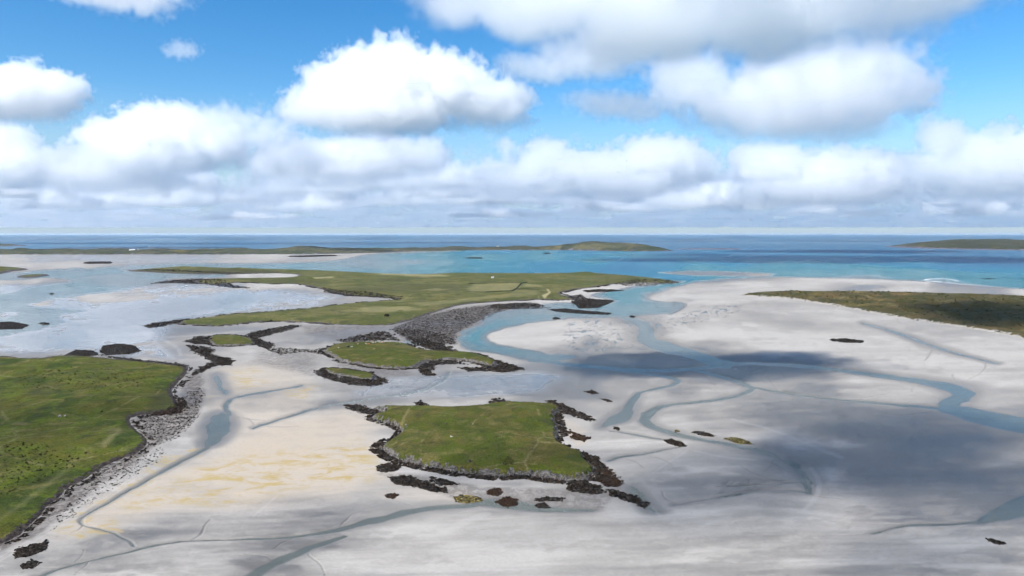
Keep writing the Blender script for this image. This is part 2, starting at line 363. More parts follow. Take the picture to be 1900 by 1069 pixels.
WETS_AND_SHADE = [  # how wet the sand lies, cloud shadow at right painted in too: 0 dry and pale, 1 soaked and grey
    (0, 478, .35), (200, 480, .5), (300, 482, .55), (500, 475, .1), (560, 481, .5), (650, 478, .2), (60, 494, .2), (120, 492, .1), (0, 525, .1), (60, 523, .05), (30, 535, .85), (90, 529, .8), (180, 527, .8),
    (300, 540, .75), (240, 545, .5), (180, 549, .15), (420, 545, .6), (350, 560, .75), (120, 562, .6), (80, 566, .2), (250, 570, .75), (500, 560, .55), (600, 550, .5), (200, 600, .8), (120, 592, .55), (300, 620, .85), (100, 640, .75), (0, 640, .7), (330, 650, .7), (230, 640, .75),
    (540, 620, .45), (480, 660, .25), (560, 660, .3), (470, 690, .15), (550, 700, .3), (640, 625, .6), (700, 620, .5), (760, 600, .4), (850, 600, .5), (660, 740, .6), (740, 715, .85), (800, 700, .9), (860, 710, .85), (950, 705, .8), (1020, 700, .75), (920, 735, .35), (800, 742, .35), (1000, 738, .75), (1080, 730, .8), (560, 735, .35),
    (600, 800, .02), (500, 850, .02), (560, 900, .1), (450, 900, .1), (400, 940, .25), (340, 960, .45), (600, 940, .45), (640, 830, .05), (680, 780, .1), (300, 940, .25), (200, 1000, .35), (100, 1000, .2), (150, 1030, .55), (300, 1040, .2), (400, 1060, .1), (600, 960, .75), (700, 940, .45), (560, 1010, .85), (480, 1050, .75), (640, 1040, .1), (760, 980, .12), (850, 1040, .08), (760, 1060, .02), (960, 970, .1), (950, 1050, .12), (1050, 1000, .25), (1150, 980, .4), (1120, 1050, .3), (860, 905, .15), (960, 920, .2), (780, 910, .1), (640, 915, .1),
    (1080, 790, .02), (1100, 820, .05), (1060, 782, .05), (1130, 815, .1), (1150, 860, .3), (1230, 870, .4), (1280, 860, .25), (1200, 900, .45), (1350, 870, .35), (1400, 900, .7), (1300, 930, .65), (1400, 950, .4), (1300, 960, .2), (1250, 790, .2), (1330, 770, .5), (1400, 790, .55), (1500, 830, .15), (1440, 800, .25), (1480, 860, .85), (1530, 880, .1), (1560, 930, .15), (1500, 960, .05), (1450, 1000, .35), (1350, 1040, .4), (1600, 1050, .3), (1800, 1050, .35), (1750, 1010, .2), (1650, 1010, .45), (1600, 960, .35),
    (1600, 880, .8), (1700, 830, .9), (1600, 790, .95), (1550, 760, .8), (1800, 880, .8), (1780, 920, .75), (1700, 930, .6), (1850, 850, .6), (1650, 860, .7), (1700, 780, .7), (1450, 760, .8), (1500, 720, .75), (1400, 695, .9), (1350, 670, .8), (1250, 675, .85), (1150, 670, .7), (1600, 720, .08), (1650, 735, .2), (1200, 735, .2), (1270, 725, .75), (1330, 728, .35), (1150, 720, .3),
    (950, 630, .02), (1000, 635, .02), (1000, 615, .1), (1080, 620, .05), (1150, 610, .15), (1060, 650, .45), (1150, 640, .35), (1250, 600, .2), (1300, 590, .12), (1350, 610, .05), (1400, 600, .05), (1420, 585, .35), (1480, 595, .3), (1550, 600, .15), (1500, 640, .05), (1450, 650, .04), (1600, 660, .04), (1700, 680, .04), (1800, 700, .02), (1900, 700, .02), (1900, 650, .15), (1800, 640, .12), (1700, 630, .2), (1650, 640, .05), (1850, 740, .2), (1900, 760, .6), (1300, 545, .02), (1250, 550, .05), (1400, 555, .2), (1450, 565, .25), (1400, 530, .02), (1500, 526, .02), (1600, 527, .1), (1600, 534, .75), (1750, 535, .6), (1850, 541, .8), (1700, 529, .02), (1900, 540, .2), (1290, 508, .9), (1350, 512, .9), (1420, 511, .5),
    (1100, 548, .05), (1060, 545, .02), (980, 560, .1), (1150, 535, .05), (460, 512, .02), (520, 510, .02), (420, 513, .6)]
ALGAE = [([(400, 860), (470, 845), (560, 838), (660, 820), (700, 850), (690, 895), (640, 905), (560, 905), (470, 930), (400, 940), (320, 935), (230, 950), (200, 935), (300, 900)], 1.0, 30),
         ([(390, 800), (370, 830), (300, 850), (250, 885), (200, 920), (140, 960), (100, 985), (150, 1000), (230, 990), (190, 945), (270, 900), (340, 860), (390, 840)], 1.1, 10),
         ([(400, 700), (470, 700), (500, 712), (440, 725), (395, 735), (385, 760), (400, 780), (370, 800), (390, 750)], .9, 12), ([(520, 724), (590, 718), (575, 736), (540, 744)], 1.3, 8), ([(420, 690), (470, 680), (490, 690), (450, 700)], .6, 10)]
WARM = [([(480, 790), (640, 760), (700, 790), (690, 850), (720, 890), (640, 925), (480, 940), (300, 950), (180, 985), (100, 1000), (200, 920), (330, 870), (420, 830)], 1.0, 45), ([(1040, 775), (1075, 790), (1090, 820), (1070, 830), (1045, 800)], .7, 10), ([(400, 680), (520, 670), (590, 720), (560, 790), (430, 830), (390, 740)], .7, 25), ([(560, 905), (860, 900), (900, 935), (700, 930)], .4, 20)]
STONY = [([(720, 612), (760, 590), (830, 574), (900, 566), (985, 562), (1000, 570), (940, 576), (905, 590), (880, 602), (850, 618), (845, 640), (800, 640), (760, 632)], 1.15, 16), ([(250, 770), (330, 760), (345, 700), (375, 690), (380, 720), (370, 760), (350, 790), (320, 810), (285, 830), (250, 860), (180, 905), (120, 950), (60, 1000), (0, 1025), (0, 1005), (50, 975), (120, 910), (210, 858), (275, 820), (245, 790)], .9, 10),
         ([(560, 604), (720, 606), (715, 628), (640, 634), (570, 622)], .7, 10), ([(480, 650), (590, 655), (585, 700), (470, 672)], .45, 14), ([(700, 880), (760, 900), (840, 925), (900, 940), (1120, 945), (1150, 905), (1110, 910), (900, 905), (760, 880)], .5, 10), ([(640, 668), (760, 690), (770, 700), (700, 700), (620, 680)], .6, 8)]
TRACKS = [[(-40, 1060, 2.0), (0, 1036, 2.0), (50, 1006, 1.8), (110, 973, 1.7), (170, 942, 1.6), (230, 900, 1.3), (270, 868, 1.2), (292, 840, 1.0), (300, 820, .9)],
          [(-40, 1067, 2.0), (0, 1043, 2.0), (52, 1012, 1.8), (112, 979, 1.7), (173, 947, 1.6), (233, 904, 1.3), (274, 871, 1.2), (296, 843, 1.0), (304, 822, .9)],
          [(253, 607, 3), (275, 628, 2.6), (300, 648, 2), (320, 668, 1.6)], [(258, 607, 3), (280, 628, 2.6), (305, 648, 2), (325, 668, 1.6)],
          [(170, 622, 4), (300, 627, 5), (370, 623, 5), (430, 617, 4), (470, 614, 3)], [(300, 630, 5), (330, 645, 6), (335, 660, 4)],
          [(640, 640, 4), (700, 622, 5), (730, 610, 5), (760, 597, 5), (800, 586, 6), (830, 577, 5), (855, 571, 4)], [(725, 612, 3), (738, 622, 3)],
          [(820, 990, 14), (900, 955, 14)], [(1210, 880, 3), (1240, 860, 3), (1275, 838, 3)], [(1290, 838, 4), (1340, 850, 5), (1400, 855, 4)], [(1360, 780, 6), (1440, 800, 6), (1520, 835, 8), (1560, 850, 8)], [(1505, 870, 5), (1522, 895, 6), (1515, 925, 6), (1490, 950, 6)],
          [(1210, 940, 3), (1225, 960, 4)], [(470, 960, 2), (500, 935, 2), (520, 915, 1.5)], [(260, 1030, 2.5), (290, 1022, 3), (330, 1018, 3)]]
MOTTLE = [(1040, 590), (1160, 590), (1230, 575), (1300, 565), (1400, 560), (1380, 590), (1270, 610), (1240, 630), (1340, 660), (1440, 690), (1400, 700), (1250, 670), (1180, 650), (1100, 660), (1020, 650)]

SEA, INLET, BAY, BAY2 = chaikin(SEA), chaikin(INLET, 2), chaikin(BAY, 2), chaikin(BAY2, 1)

# outlines of the land and of the weed covered rocks
N1 = [(688, 760), (722, 764), (714, 771), (687, 777), (705, 783), (732, 791), (748, 800), (746, 808), (732, 820), (708, 834), (726, 847), (742, 855), (765, 861), (788, 868), (816, 872), (841, 878), (866, 881), (900, 884), (925, 887), (957, 884), (984, 884), (1010, 889), (1053, 894), (1089, 893), (1106, 880), (1098, 866), (1084, 858), (1088, 848), (1057, 838), (1045, 830), (1036, 820), (1037, 807), (1034, 791), (1030, 779), (1032, 771), (1047, 763), (1034, 755), (1010, 754), (975, 752), (935, 751), (912, 754), (900, 756), (860, 760), (830, 761), (800, 759), (760, 759), (720, 758)]
N1 = [(u - 3 if u < 770 else u, v) for u, v in N1]
N2 = [(601, 651), (618, 642), (641, 638), (684, 637.5), (748, 638), (765, 645), (777, 650), (800, 654), (842, 655), (876, 656.5), (903, 665), (928, 676), (910, 681), (891, 676), (859, 670), (817, 670), (786, 674), (776, 683), (742, 686), (713, 685), (684, 682), (661, 677), (638, 674), (624, 669), (615, 661), (601, 656)]
N3 = [(600, 687), (610, 685), (640, 687), (662, 690.5), (688, 694), (698, 700), (692, 706), (668, 705), (640, 700), (612, 694)]
N4 = [(384, 630), (392, 624), (420, 622.5), (455, 625), (478, 636), (470, 641), (430, 643), (402, 643), (392, 640)]
N5 = [(-290, 668), (-100, 664), (0, 661), (20, 661), (37, 665), (80, 664), (110, 659), (150, 659), (200, 665), (260, 670), (330, 678), (352, 682), (346, 698), (330, 712), (318, 728), (331, 745), (336, 760), (305, 768), (245, 774), (243, 786), (256, 800), (276, 815), (273, 828), (254, 845), (222, 855), (200, 865), (182, 874), (158, 893), (124, 907), (114, 924), (90, 938), (76, 960), (48, 983), (36, 998), (0, 1012), (-100, 1055), (-290, 1130)]
N6 = [(229, 503), (260, 500), (300, 497), (340, 495), (400, 496.5), (470, 498.5), (530, 500), (600, 502), (700, 507.5), (780, 509.5), (812, 508), (850, 506.5), (900, 507), (1000, 507.5), (1060, 507), (1100, 506.5), (1150, 510), (1200, 514.5), (1240, 520), (1262, 524), (1240, 526), (1180, 524.5), (1130, 528.5), (1095, 535), (1062, 538), (1038, 545), (1052, 550.5), (1070, 556.5), (1040, 558), (1010, 557), (990, 557), (960, 559), (920, 561), (880, 564), (852, 567), (830, 573), (810, 579), (790, 586), (770, 593), (740, 601), (720, 605), (680, 605), (620, 603), (560, 599), (500, 597), (440, 603), (400, 606), (352, 604), (330, 601), (340, 595), (380, 591), (430, 584), (480, 581), (530, 577), (570, 574), (620, 567), (680, 561), (730, 558), (745, 556), (720, 552.5), (690, 550.5), (640, 547.5), (600, 537.5), (560, 528.5), (530, 527), (500, 528), (470, 525), (440, 525), (420, 527), (400, 529), (370, 526), (357, 522), (380, 519), (400, 517.5), (480, 516), (545, 515), (558, 509.5), (500, 507), (420, 509), (350, 509), (290, 506)]
N7 = [(1366, 548.5), (1400, 543), (1440, 541), (1500, 541), (1600, 541), (1700, 543), (1800, 546), (1900, 549), (2290, 565), (2290, 735), (2100, 675), (1900, 629), (1850, 619), (1800, 611), (1700, 596), (1640, 586), (1600, 578), (1550, 569), (1500, 561), (1450, 554), (1400, 551)]
N8 = [(-900, 473), (0, 472.5), (230, 472.5), (420, 472.5), (560, 472), (640, 471), (700, 469.5), (735, 467.5), (800, 466), (870, 464.8), (960, 464.2), (1050, 464.6), (1150, 466.4), (1200, 466.8), (1252, 465.8), (1235, 464), (1100, 461.5), (900, 461.5), (700, 464), (400, 466), (0, 466), (-900, 466)]
TH = [  # separate outcrops lying on the sand
    ('weed_mound', [(842, 924), (860, 920), (890, 924), (895, 930), (865, 934), (845, 932)], 180, 6, 'ochre', 'ochre and brown weed mound beside the green pool'),
    ('weed_mound', [(905, 912), (925, 906), (932, 916), (925, 922), (905, 920)], 130, 6, 'red', 'reddish weed mound touching the near island front'),
    ('weed_mound', [(918, 930), (940, 923), (962, 928), (960, 938), (935, 941)], 170, 6, 'red', 'round brown weed mound in front of the near island'),
    ('rock_outcrop', [(992, 928), (1015, 923), (1048, 926), (1045, 931), (1000, 932)], 130, 5.5, 'weed', 'flat black outcrop on sand before the near island, upper of two'),
    ('rock_outcrop', [(990, 937), (1010, 933), (1022, 942), (1000, 943)], 80, 5.5, 'weed', 'flat black outcrop on sand before the near island, lower of two'),
    ('weed_mound', [(714, 921), (728, 917), (740, 920), (730, 927), (718, 926)], 70, 5.5, 'red', 'small brown weed patch alone left of the near island front'),
    ('rock_outcrop', [(1232, 818), (1245, 815), (1262, 822), (1274, 829), (1255, 829), (1238, 824)], 190, 6, 'weed', 'long black rock on the sand between channels right of the near island'),
    ('rock_outcrop', [(1283, 804), (1300, 802), (1320, 806), (1325, 812), (1305, 810)], 110, 5.5, 'weed', 'black rocks on the channel bank left of the yellow outcrop'),
    ('rock_outcrop', [(1342, 815), (1365, 813), (1385, 819), (1400, 826), (1370, 824)], 130, 5.5, 'ochre', 'yellow lichened outcrop in the channel right of the black rocks'),
    ('boulder', [(1251, 799), (1257, 798), (1259, 802), (1253, 803)], 6, 6, 'ochre', 'single boulder in the narrow channel above the long black rock'),
    ('rock_outcrop', [(1084, 728), (1098, 725), (1112, 731), (1100, 733)], 60, 5, 'weed', 'small black rocks beyond the near island, nearest its far corner'),
    ('rock_outcrop', [(1112, 740), (1125, 742), (1138, 747), (1128, 747)], 40, 4.5, 'weed', 'tiny black rock line just right of the near island far corner'),
    ('rock_outcrop', [(1138, 793), (1150, 796), (1148, 800), (1140, 798)], 20, 4.5, 'weed', 'small dark rock in the channel right of the white cove'),
    ('rock_outcrop', [(1830, 1002), (1845, 1003), (1866, 1010), (1855, 1014), (1838, 1008)], 50, 6, 'weed', 'lone dark rock on sand at the bottom right'),
    ('rock_outcrop', [(1538, 631), (1565, 629), (1603, 633), (1600, 637), (1570, 637), (1545, 634)], 90, 5, 'weed', 'broken row of dark rocks on the bright sand at right'),
    ('rock_outcrop', [(30, 1022), (62, 1012), (88, 1008), (86, 1020), (55, 1034), (28, 1038)], 420, 7, 'weed', 'big black weed rock beside the wheel tracks at bottom left'),
    ('rock_outcrop', [(38, 1052), (58, 1042), (76, 1046), (60, 1056), (42, 1058)], 110, 7, 'weed', 'black weed rocks below the big one at bottom left'),
    ('rock_outcrop', [(140, 650), (175, 652), (185, 660), (150, 663), (120, 660)], 150, 4, 'weed', 'black rock knob behind the left pasture edge'),
    ('rock_outcrop', [(190, 643), (215, 639), (245, 641), (262, 652), (240, 658), (200, 660), (185, 655)], 420, 5, 'weed', 'broad brown black rock on wet sand behind the left pasture'),
    ('rock_outcrop', [(-20, 600), (20, 597), (55, 603), (40, 610), (0, 611), (-20, 612)], 220, 4, 'weed', 'black weedy rocks at the left edge of the bay'),
    ('rock_outcrop', [(70, 600), (85, 598.5), (94, 601), (80, 602)], 30, 3, 'weed', 'small black rock in the bay right of the left edge rocks'),
    ('rock_outcrop', [(153, 489), (165, 487), (208, 487), (205, 489.5), (165, 490)], 120, 3, 'weed', 'dark flat reef on the far sand of the left bay'),
    ('rock_outcrop', [(1018, 574), (1050, 573), (1090, 577), (1135, 581), (1130, 584), (1080, 582), (1030, 578)], 260, 4, 'weed', 'long black reef in the turquoise inlet'),
    ('rock_outcrop', [(1024, 590), (1035, 589), (1040, 592), (1026, 592.5)], 30, 3.5, 'weed', 'tiny dark rock on the white bar inside the inlet'),
    ('rock_outcrop', [(1170, 586), (1180, 587), (1176, 589), (1168, 588)], 16, 3.5, 'weed', 'small dark rock at the mouth end of the inlet'),
    ('rock_outcrop', [(1060, 560), (1090, 556), (1140, 558), (1130, 563), (1112, 571), (1075, 572), (1068, 566)], 520, 4.5, 'weed', 'black reef where the beach point meets the inlet'),
    ('rock_outcrop', [(1082, 540), (1110, 538), (1165, 539), (1130, 541), (1090, 543)], 130, 3.5, 'weed', 'thin dark reef off the white beach, nearest the headland'),
    ('rock_outcrop', [(1815, 517), (1830, 515.8), (1855, 516.5), (1848, 518.5), (1825, 518.5)], 80, 3, 'weed', 'low dark reef in the sea at right, leftmost of three'),
    ('rock_outcrop', [(1848, 514), (1880, 514), (1930, 516), (1925, 518.5), (1870, 517)], 110, 3, 'weed', 'low dark reef in the sea at right, middle of three'),
    ('rock_outcrop', [(1875, 508), (1900, 506.5), (1950, 506), (1950, 510), (1890, 510)], 110, 3, 'red', 'brownish reef in the sea at right, farthest of three'),
    ('rock_outcrop', [(862, 478.6), (895, 478.4), (898, 479.6), (866, 479.8)], 40, 2.4, 'weed', 'dark reef line in the pale bay beyond the large island'),
    ('rock_outcrop', [(1008, 470), (1022, 469.6), (1024, 471), (1010, 471.2)], 24, 2.2, 'weed', 'tiny reef in the bay below the far island hill'),
    ('rock_outcrop', [(530, 476.6), (575, 475.4), (625, 474.6), (625, 475.4), (560, 477.2)], 90, 2.2, 'weed', 'thin dark rock line on the far tidal sand'),
    ('rock_outcrop', [(90, 545), (98, 544.4), (102, 545.4), (94, 546)], 12, 2.6, 'weed', 'speck of rock on the sandbar edge in the left bay'),
]
SEAWEED = [
    [(640, 752), (665, 752), (680, 756), (700, 765), (715, 772), (690, 772), (665, 766), (645, 760)],
    [(905, 748), (918, 741), (935, 742), (950, 748), (940, 752), (915, 753)],
    [(768, 748), (780, 744), (796, 755), (770, 755)],
    [(1010, 743), (1030, 746), (1055, 756), (1080, 768), (1105, 780), (1095, 783), (1060, 772), (1035, 766), (1020, 752)],
    [(1055, 800), (1075, 806), (1098, 814), (1085, 822), (1062, 816)],
    [(1095, 845), (1120, 860), (1140, 880), (1158, 898), (1150, 906), (1120, 905), (1105, 880)],
    [(1125, 908), (1150, 912), (1180, 922), (1208, 937), (1195, 942), (1165, 932), (1135, 922)],
    [(1050, 900), (1085, 896), (1118, 905), (1122, 920), (1085, 918), (1055, 912)],
    [(695, 868), (720, 860), (745, 866), (735, 878), (705, 878)],
    [(720, 888), (760, 884), (790, 895), (825, 908), (830, 917), (800, 914), (765, 905), (735, 900)],
    [(790, 885), (830, 892), (850, 900), (815, 902)],
    [(895, 662), (915, 666), (945, 676), (975, 686), (940, 692), (905, 690), (870, 690), (850, 684), (900, 682), (925, 677)],
    [(780, 680), (800, 672), (840, 670), (880, 678), (850, 676), (810, 678), (800, 690), (815, 698), (790, 698), (776, 690)],
    [(758, 628), (790, 630), (830, 642), (855, 655), (840, 657), (800, 650), (770, 640)],
    [(622, 634), (660, 624), (715, 614), (730, 622), (740, 632), (700, 633), (650, 637)],
    [(720, 612), (770, 592), (840, 574), (900, 567), (985, 565), (930, 578), (890, 596), (850, 618), (845, 638), (800, 640), (750, 628)],
    [(730, 614), (780, 612), (830, 622), (850, 640), (800, 640), (755, 630)],
    [(905, 566), (960, 562), (1000, 563), (1020, 572), (985, 574), (940, 574), (905, 572)],
    [(582, 690), (600, 684), (600, 692), (640, 702), (690, 708), (700, 699), (722, 707), (712, 714), (690, 718), (650, 715), (615, 707), (592, 699)],
    [(340, 634), (372, 624), (392, 628), (396, 640), (365, 640), (345, 636)],
    [(345, 641), (375, 644), (400, 648), (393, 658), (415, 664), (433, 672), (432, 680), (405, 676), (380, 664), (355, 652)],
    [(404, 668), (425, 664), (436, 670), (428, 676), (395, 682), (370, 694), (352, 698), (368, 682)],
    [(455, 620), (500, 610), (540, 603), (560, 606), (520, 618), (480, 628), (510, 640), (500, 652), (470, 640)],
    [(490, 648), (530, 646), (580, 650), (605, 645), (600, 658), (560, 655), (520, 660)],
    [(265, 605), (290, 599), (310, 597), (335, 592), (325, 600), (300, 607), (275, 610)],
    [(600, 536), (640, 542), (690, 546), (745, 553), (738, 556), (690, 552), (640, 550), (605, 543)],
    [(270, 527), (320, 520), (370, 517), (400, 519), (440, 530), (470, 536), (430, 535), (380, 528), (320, 526)],
    [(229, 501), (290, 504), (420, 509.5), (500, 508), (420, 507), (300, 502)],
    [(1140, 527), (1180, 521), (1220, 520), (1272, 524), (1240, 527), (1200, 530), (1160, 531)],
    [(1035, 552), (1080, 546), (1090, 553), (1110, 556), (1070, 560)],
    [(250, 780), (300, 768), (370, 715), (380, 730), (372, 775), (330, 815), (290, 830), (262, 800)],
    [(200, 870), (260, 850), (300, 830), (310, 845), (250, 885), (180, 930), (120, 970), (90, 990), (110, 950)],
    [(325, 735), (345, 750), (340, 768), (300, 772), (255, 776), (300, 764), (328, 758)],
    [(180, 658), (260, 668), (340, 676), (355, 684), (300, 676), (220, 668)],
]
LOOSE = {15: .56, 16: .60, 14: .60, 23: .36, 30: .42, 31: .36, 28: .38}                # strewn stones rather than a closed mat
WEEDS = [(np.asarray(p, float), LOOSE.get(i, .70)) for i, p in enumerate(SEAWEED)] + [(np.asarray(t[1], float), .58) for t in TH]
RIMS = [(np.asarray(p, float), o, a) for p, o, a in ((N1, 11, .58), (N2, 8, .60), (N3, 9, .75), (N4, 7, .7), (N5, 11, .50), (N6, 6, .48))]

RILLS = []
_rr = random.Random(21)
for pts, dep in CHAN:
    P = curve(pts)
    for _ in range(max(2, int(np.hypot(*(P[-1, :2] - P[0, :2])) / 60))):
        k = _rr.randrange(len(P) - 1); u0, v0 = P[k, 0], P[k, 1]; ang = math.atan2((P[k + 1, 1] - v0) * 2.8, P[k + 1, 0] - u0) + _rr.choice((-1, 1)) * _rr.uniform(.35, .9) + _rr.choice((0, math.pi))
        w = _rr.uniform(1.2, 3.0); q = [(u0, v0, w)]; L = _rr.uniform(10, 20); turn = _rr.uniform(-.22, .22)
        for j in range(_rr.randrange(4, 9)):
            ang += turn + _rr.uniform(-.3, .3); u0 += math.cos(ang) * L; v0 += math.sin(ang) * L / 2.8; w *= .84; q.append((u0, v0, max(w, .5)))
        if v0 > 640: RILLS.append(q)
def flat_fields(x, y, zonly=False):
    u, v = uv_of(x, y)
    front = y > 60
    u = np.where(front, u, 950 + x); v = np.where(front, v, 1500.0)
    near = sstep(1300, 1110, v)
    jx = (fbm(u / 34, v / 9, 4, 3) - .5); jy = (fbm(u / 34, v / 9, 4, 31) - .5)
    amp = np.clip((v - 434) / 60, .15, 1)
    U = u + jx * 26 * amp; V = v + jy * 6 * amp
    U2 = u + jx * 8; V2 = v + jy * 2.2
    D = np.full(u.shape, -.42)                                   # depth below the tide level, negative is dry
    dm = idw(DEPTHS, u, v, 6.0)
    for poly, K in ((SEA, 8.0), (INLET, 5.0), (BAY, 7.0), (BAY2, 5.0)):
        d = sdf(poly, U if poly is not SEA else u + jx * 10, V if poly is not SEA else v + jy * 1.2 * amp, K, 60)
        D = np.maximum(D, np.where(d > 0, dm * sstep(0, 26, d) + .004, -.42 * sstep(0, -18, d)))
    # a low sandbar standing in the sea off the point
    bar = sdf([(1232, 506), (1280, 503.5), (1350, 505), (1430, 509), (1420, 512.5), (1340, 511.5), (1270, 509.5)], u, v + jy * 2, 8, 20)
    D = np.where(bar > -12, np.minimum(D, .5 - .8 * sstep(-12, 6, bar)), D)
    surf = (sstep(.10, .22, D) * sstep(.50, .34, D) + .8 * sstep(.9, 1.0, D) * sstep(1.25, 1.15, D)) * sstep(1440, 1560, u) * (v < 548)
    wetline = np.zeros(u.shape)
    kx = fbm(x / 5, y / 8, 4, 23) - .5; ky = fbm(x / 5, y / 8, 4, 29) - .5
    U3 = U2 + kx * 5; V3 = V2 + ky * 1.6; cw = 1.0 + .75 * fbm(u / 40, v / 14, 3, 37)
    for poly, dep in POOLS:
        d = sdf(chaikin(poly, 2), U2, V2, 3.0, 40)
        D = np.maximum(D, np.where(d > -24, -.42 + (.42 + dep) * sstep(-24, 10, d), -1)); wetline = np.maximum(wetline, sstep(-40, 0, d))
    for pts, dep in CHAN:
        d = line_d(curve(pts), U3, V3, 2.8, 70) * cw
        D = np.maximum(D, np.where(d < 2.2, -.42 + (.42 + dep) * sstep(1.9, .35, d), -1)); wetline = np.maximum(wetline, sstep(4.6, .9, d) * .8)
    for pts in RILLS:
        d = line_d(curve(pts, 1), u + kx * 6, v + ky * 2, 2.8, 12)
        D = np.maximum(D, np.where(d < 2.0, -.42 + .36 * sstep(1.8, .2, d), -1)); wetline = np.maximum(wetline, sstep(3.0, .4, d) * .62)
    mot = sstep(-10, 30, sdf(MOTTLE, u, v, 4, 40))
    D = np.maximum(D, -.42 + mot * .50 * sstep(.54, .66, fbm(u / 7, v / 1.7, 5, 77, .6)))
    D = D + (fbm(x / 7, y / 9, 4, 19) - .5) * .14 * sstep(.45, .02, np.abs(D)) * near
    z = -D + (fbm(x / 70, y / 70, 4, 9) - .5) * .3 * sstep(-.1, -.4, D) * near
    z = np.minimum(z, 1.2)
    if zonly: return {'z': z}
    wet = idw(WETS_AND_SHADE, U, V, 4.0, 3.2)
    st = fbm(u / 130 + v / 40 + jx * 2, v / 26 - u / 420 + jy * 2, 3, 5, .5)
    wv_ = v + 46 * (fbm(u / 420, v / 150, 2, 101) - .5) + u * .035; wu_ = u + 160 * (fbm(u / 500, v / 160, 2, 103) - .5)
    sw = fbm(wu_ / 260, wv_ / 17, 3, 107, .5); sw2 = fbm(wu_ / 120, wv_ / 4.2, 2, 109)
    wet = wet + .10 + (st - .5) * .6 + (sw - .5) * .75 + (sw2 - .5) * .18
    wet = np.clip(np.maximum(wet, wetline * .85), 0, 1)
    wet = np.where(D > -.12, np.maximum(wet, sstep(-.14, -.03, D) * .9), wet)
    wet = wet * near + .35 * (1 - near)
    alg = np.zeros(u.shape)
    for poly, a, b in ALGAE: alg = np.maximum(alg, a * sstep(-b, b, sdf(poly, U, V, 2.6, 60)))
    alg *= sstep(.9, .4, wetline)
    warm = np.zeros(u.shape)
    for poly, a, b in WARM: warm = np.maximum(warm, a * sstep(-b, b, sdf(poly, U, V, 2.6, 70)))
    film = np.maximum(sstep(-30, 40, sdf([(-700, 515), (230, 530), (420, 528), (640, 548), (600, 570), (420, 586), (320, 598), (300, 640), (340, 668), (150, 655), (-700, 670)], U, V, 4, 60)),
                      .75 * sstep(-20, 30, sdf([(640, 735), (720, 700), (840, 694), (1000, 690), (1060, 700), (1000, 728), (860, 742), (740, 742)], U, V, 4, 60)))
    film = np.maximum(film, .6 * sstep(-30, 40, sdf([(-700, 472), (560, 473), (640, 476), (420, 488), (200, 492), (-700, 505)], u, v, 8, 60)))
    stony = np.zeros(u.shape)
    for poly, a, b in STONY: stony = np.maximum(stony, a * sstep(-b, b, sdf(poly, U2, V2, 3.0, 40)))
    pale = np.zeros(u.shape)
    for t in TRACKS: pale = np.maximum(pale, sstep(1.15, .5, line_d(curve(t, 1), u, v, 2.8, 30)))
    wd = np.zeros(u.shape)
    for poly, a_ in WEEDS:
        vm = poly[:, 1].mean(); Kp = 1 / math.sin(math.atan((vm - 534.5) / F) - PITCH)
        wd = np.maximum(wd, a_ * sstep(-5, 6, sdf(poly, u, v, Kp, 12)))
    for poly, o0, a_ in RIMS:
        vm = .5 * (poly[:, 1].min() + poly[:, 1].max()); Kp = 1 / math.sin(math.atan((vm - 534.5) / F) - PITCH)
        d = sdf(poly, u, v, Kp, 40); wd = np.maximum(wd, a_ * sstep(-o0 * 1.3, -o0 * .2, d) * (d > -39))
    return dict(u=u, v=v, D=-z, z=z, wet=wet, algae=alg * near, pale=pale * near, stony=stony * near * sstep(.02, -.05, D), weed=wd, warm=warm * near, surf=surf, film=film)

# one sheet: rows of equal distance, columns fanning out, fine where the photo looks and coarse elsewhere
vs = np.concatenate([434.45 + np.array([.0, .12, .3, .55, .9, 1.4, 2.0]), np.arange(437, 560, .7), np.arange(560, 1110, .95), np.arange(1110, 1250, 6)])
ys = y_of_v(vs); ys = np.minimum(ys, 1.2e5 - np.arange(len(ys)))
ys = np.concatenate([ys, [135, 110, 80, 40, 0, -80, -250, -700, -2000, -6000, -20000, -60000]])
us = np.concatenate([950 - np.geomspace(1100, 60000, 36)[::-1], np.arange(-145, 2046, 2.05), 950 + np.geomspace(1100, 60000, 36)])
scale_y = np.maximum(ys, 150) * CP + H * (-SP)
gx = np.clip((us[None, :] - 950) / F * scale_y[:, None], -150000, 150000); gy = np.repeat(ys[:, None], len(us), 1)
NR, NC = gx.shape
fx, fy = gx.ravel(), gy.ravel()
FF = flat_fields(fx, fy)
verts = np.column_stack([fx, fy, FF['z']])
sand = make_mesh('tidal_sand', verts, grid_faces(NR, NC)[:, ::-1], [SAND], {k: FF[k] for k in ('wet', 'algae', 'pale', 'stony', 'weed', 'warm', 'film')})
link(sand, kind='structure', label='pale tidal sand flat with wet grey hollows and drainage channels')
wv = np.column_stack([fx, fy, np.zeros(len(fx))])
keep = (FF['D'] > -.03)
wf = grid_faces(NR, NC, keep)[:, ::-1]
a, b, c = compact(wv, wf, {'depth': np.maximum(FF['D'], 0), 'surf': FF['surf']})
link(make_mesh('sea_water', a, b, [WATER], c), kind='structure', label='turquoise shallows turning to deep blue sea at the horizon')

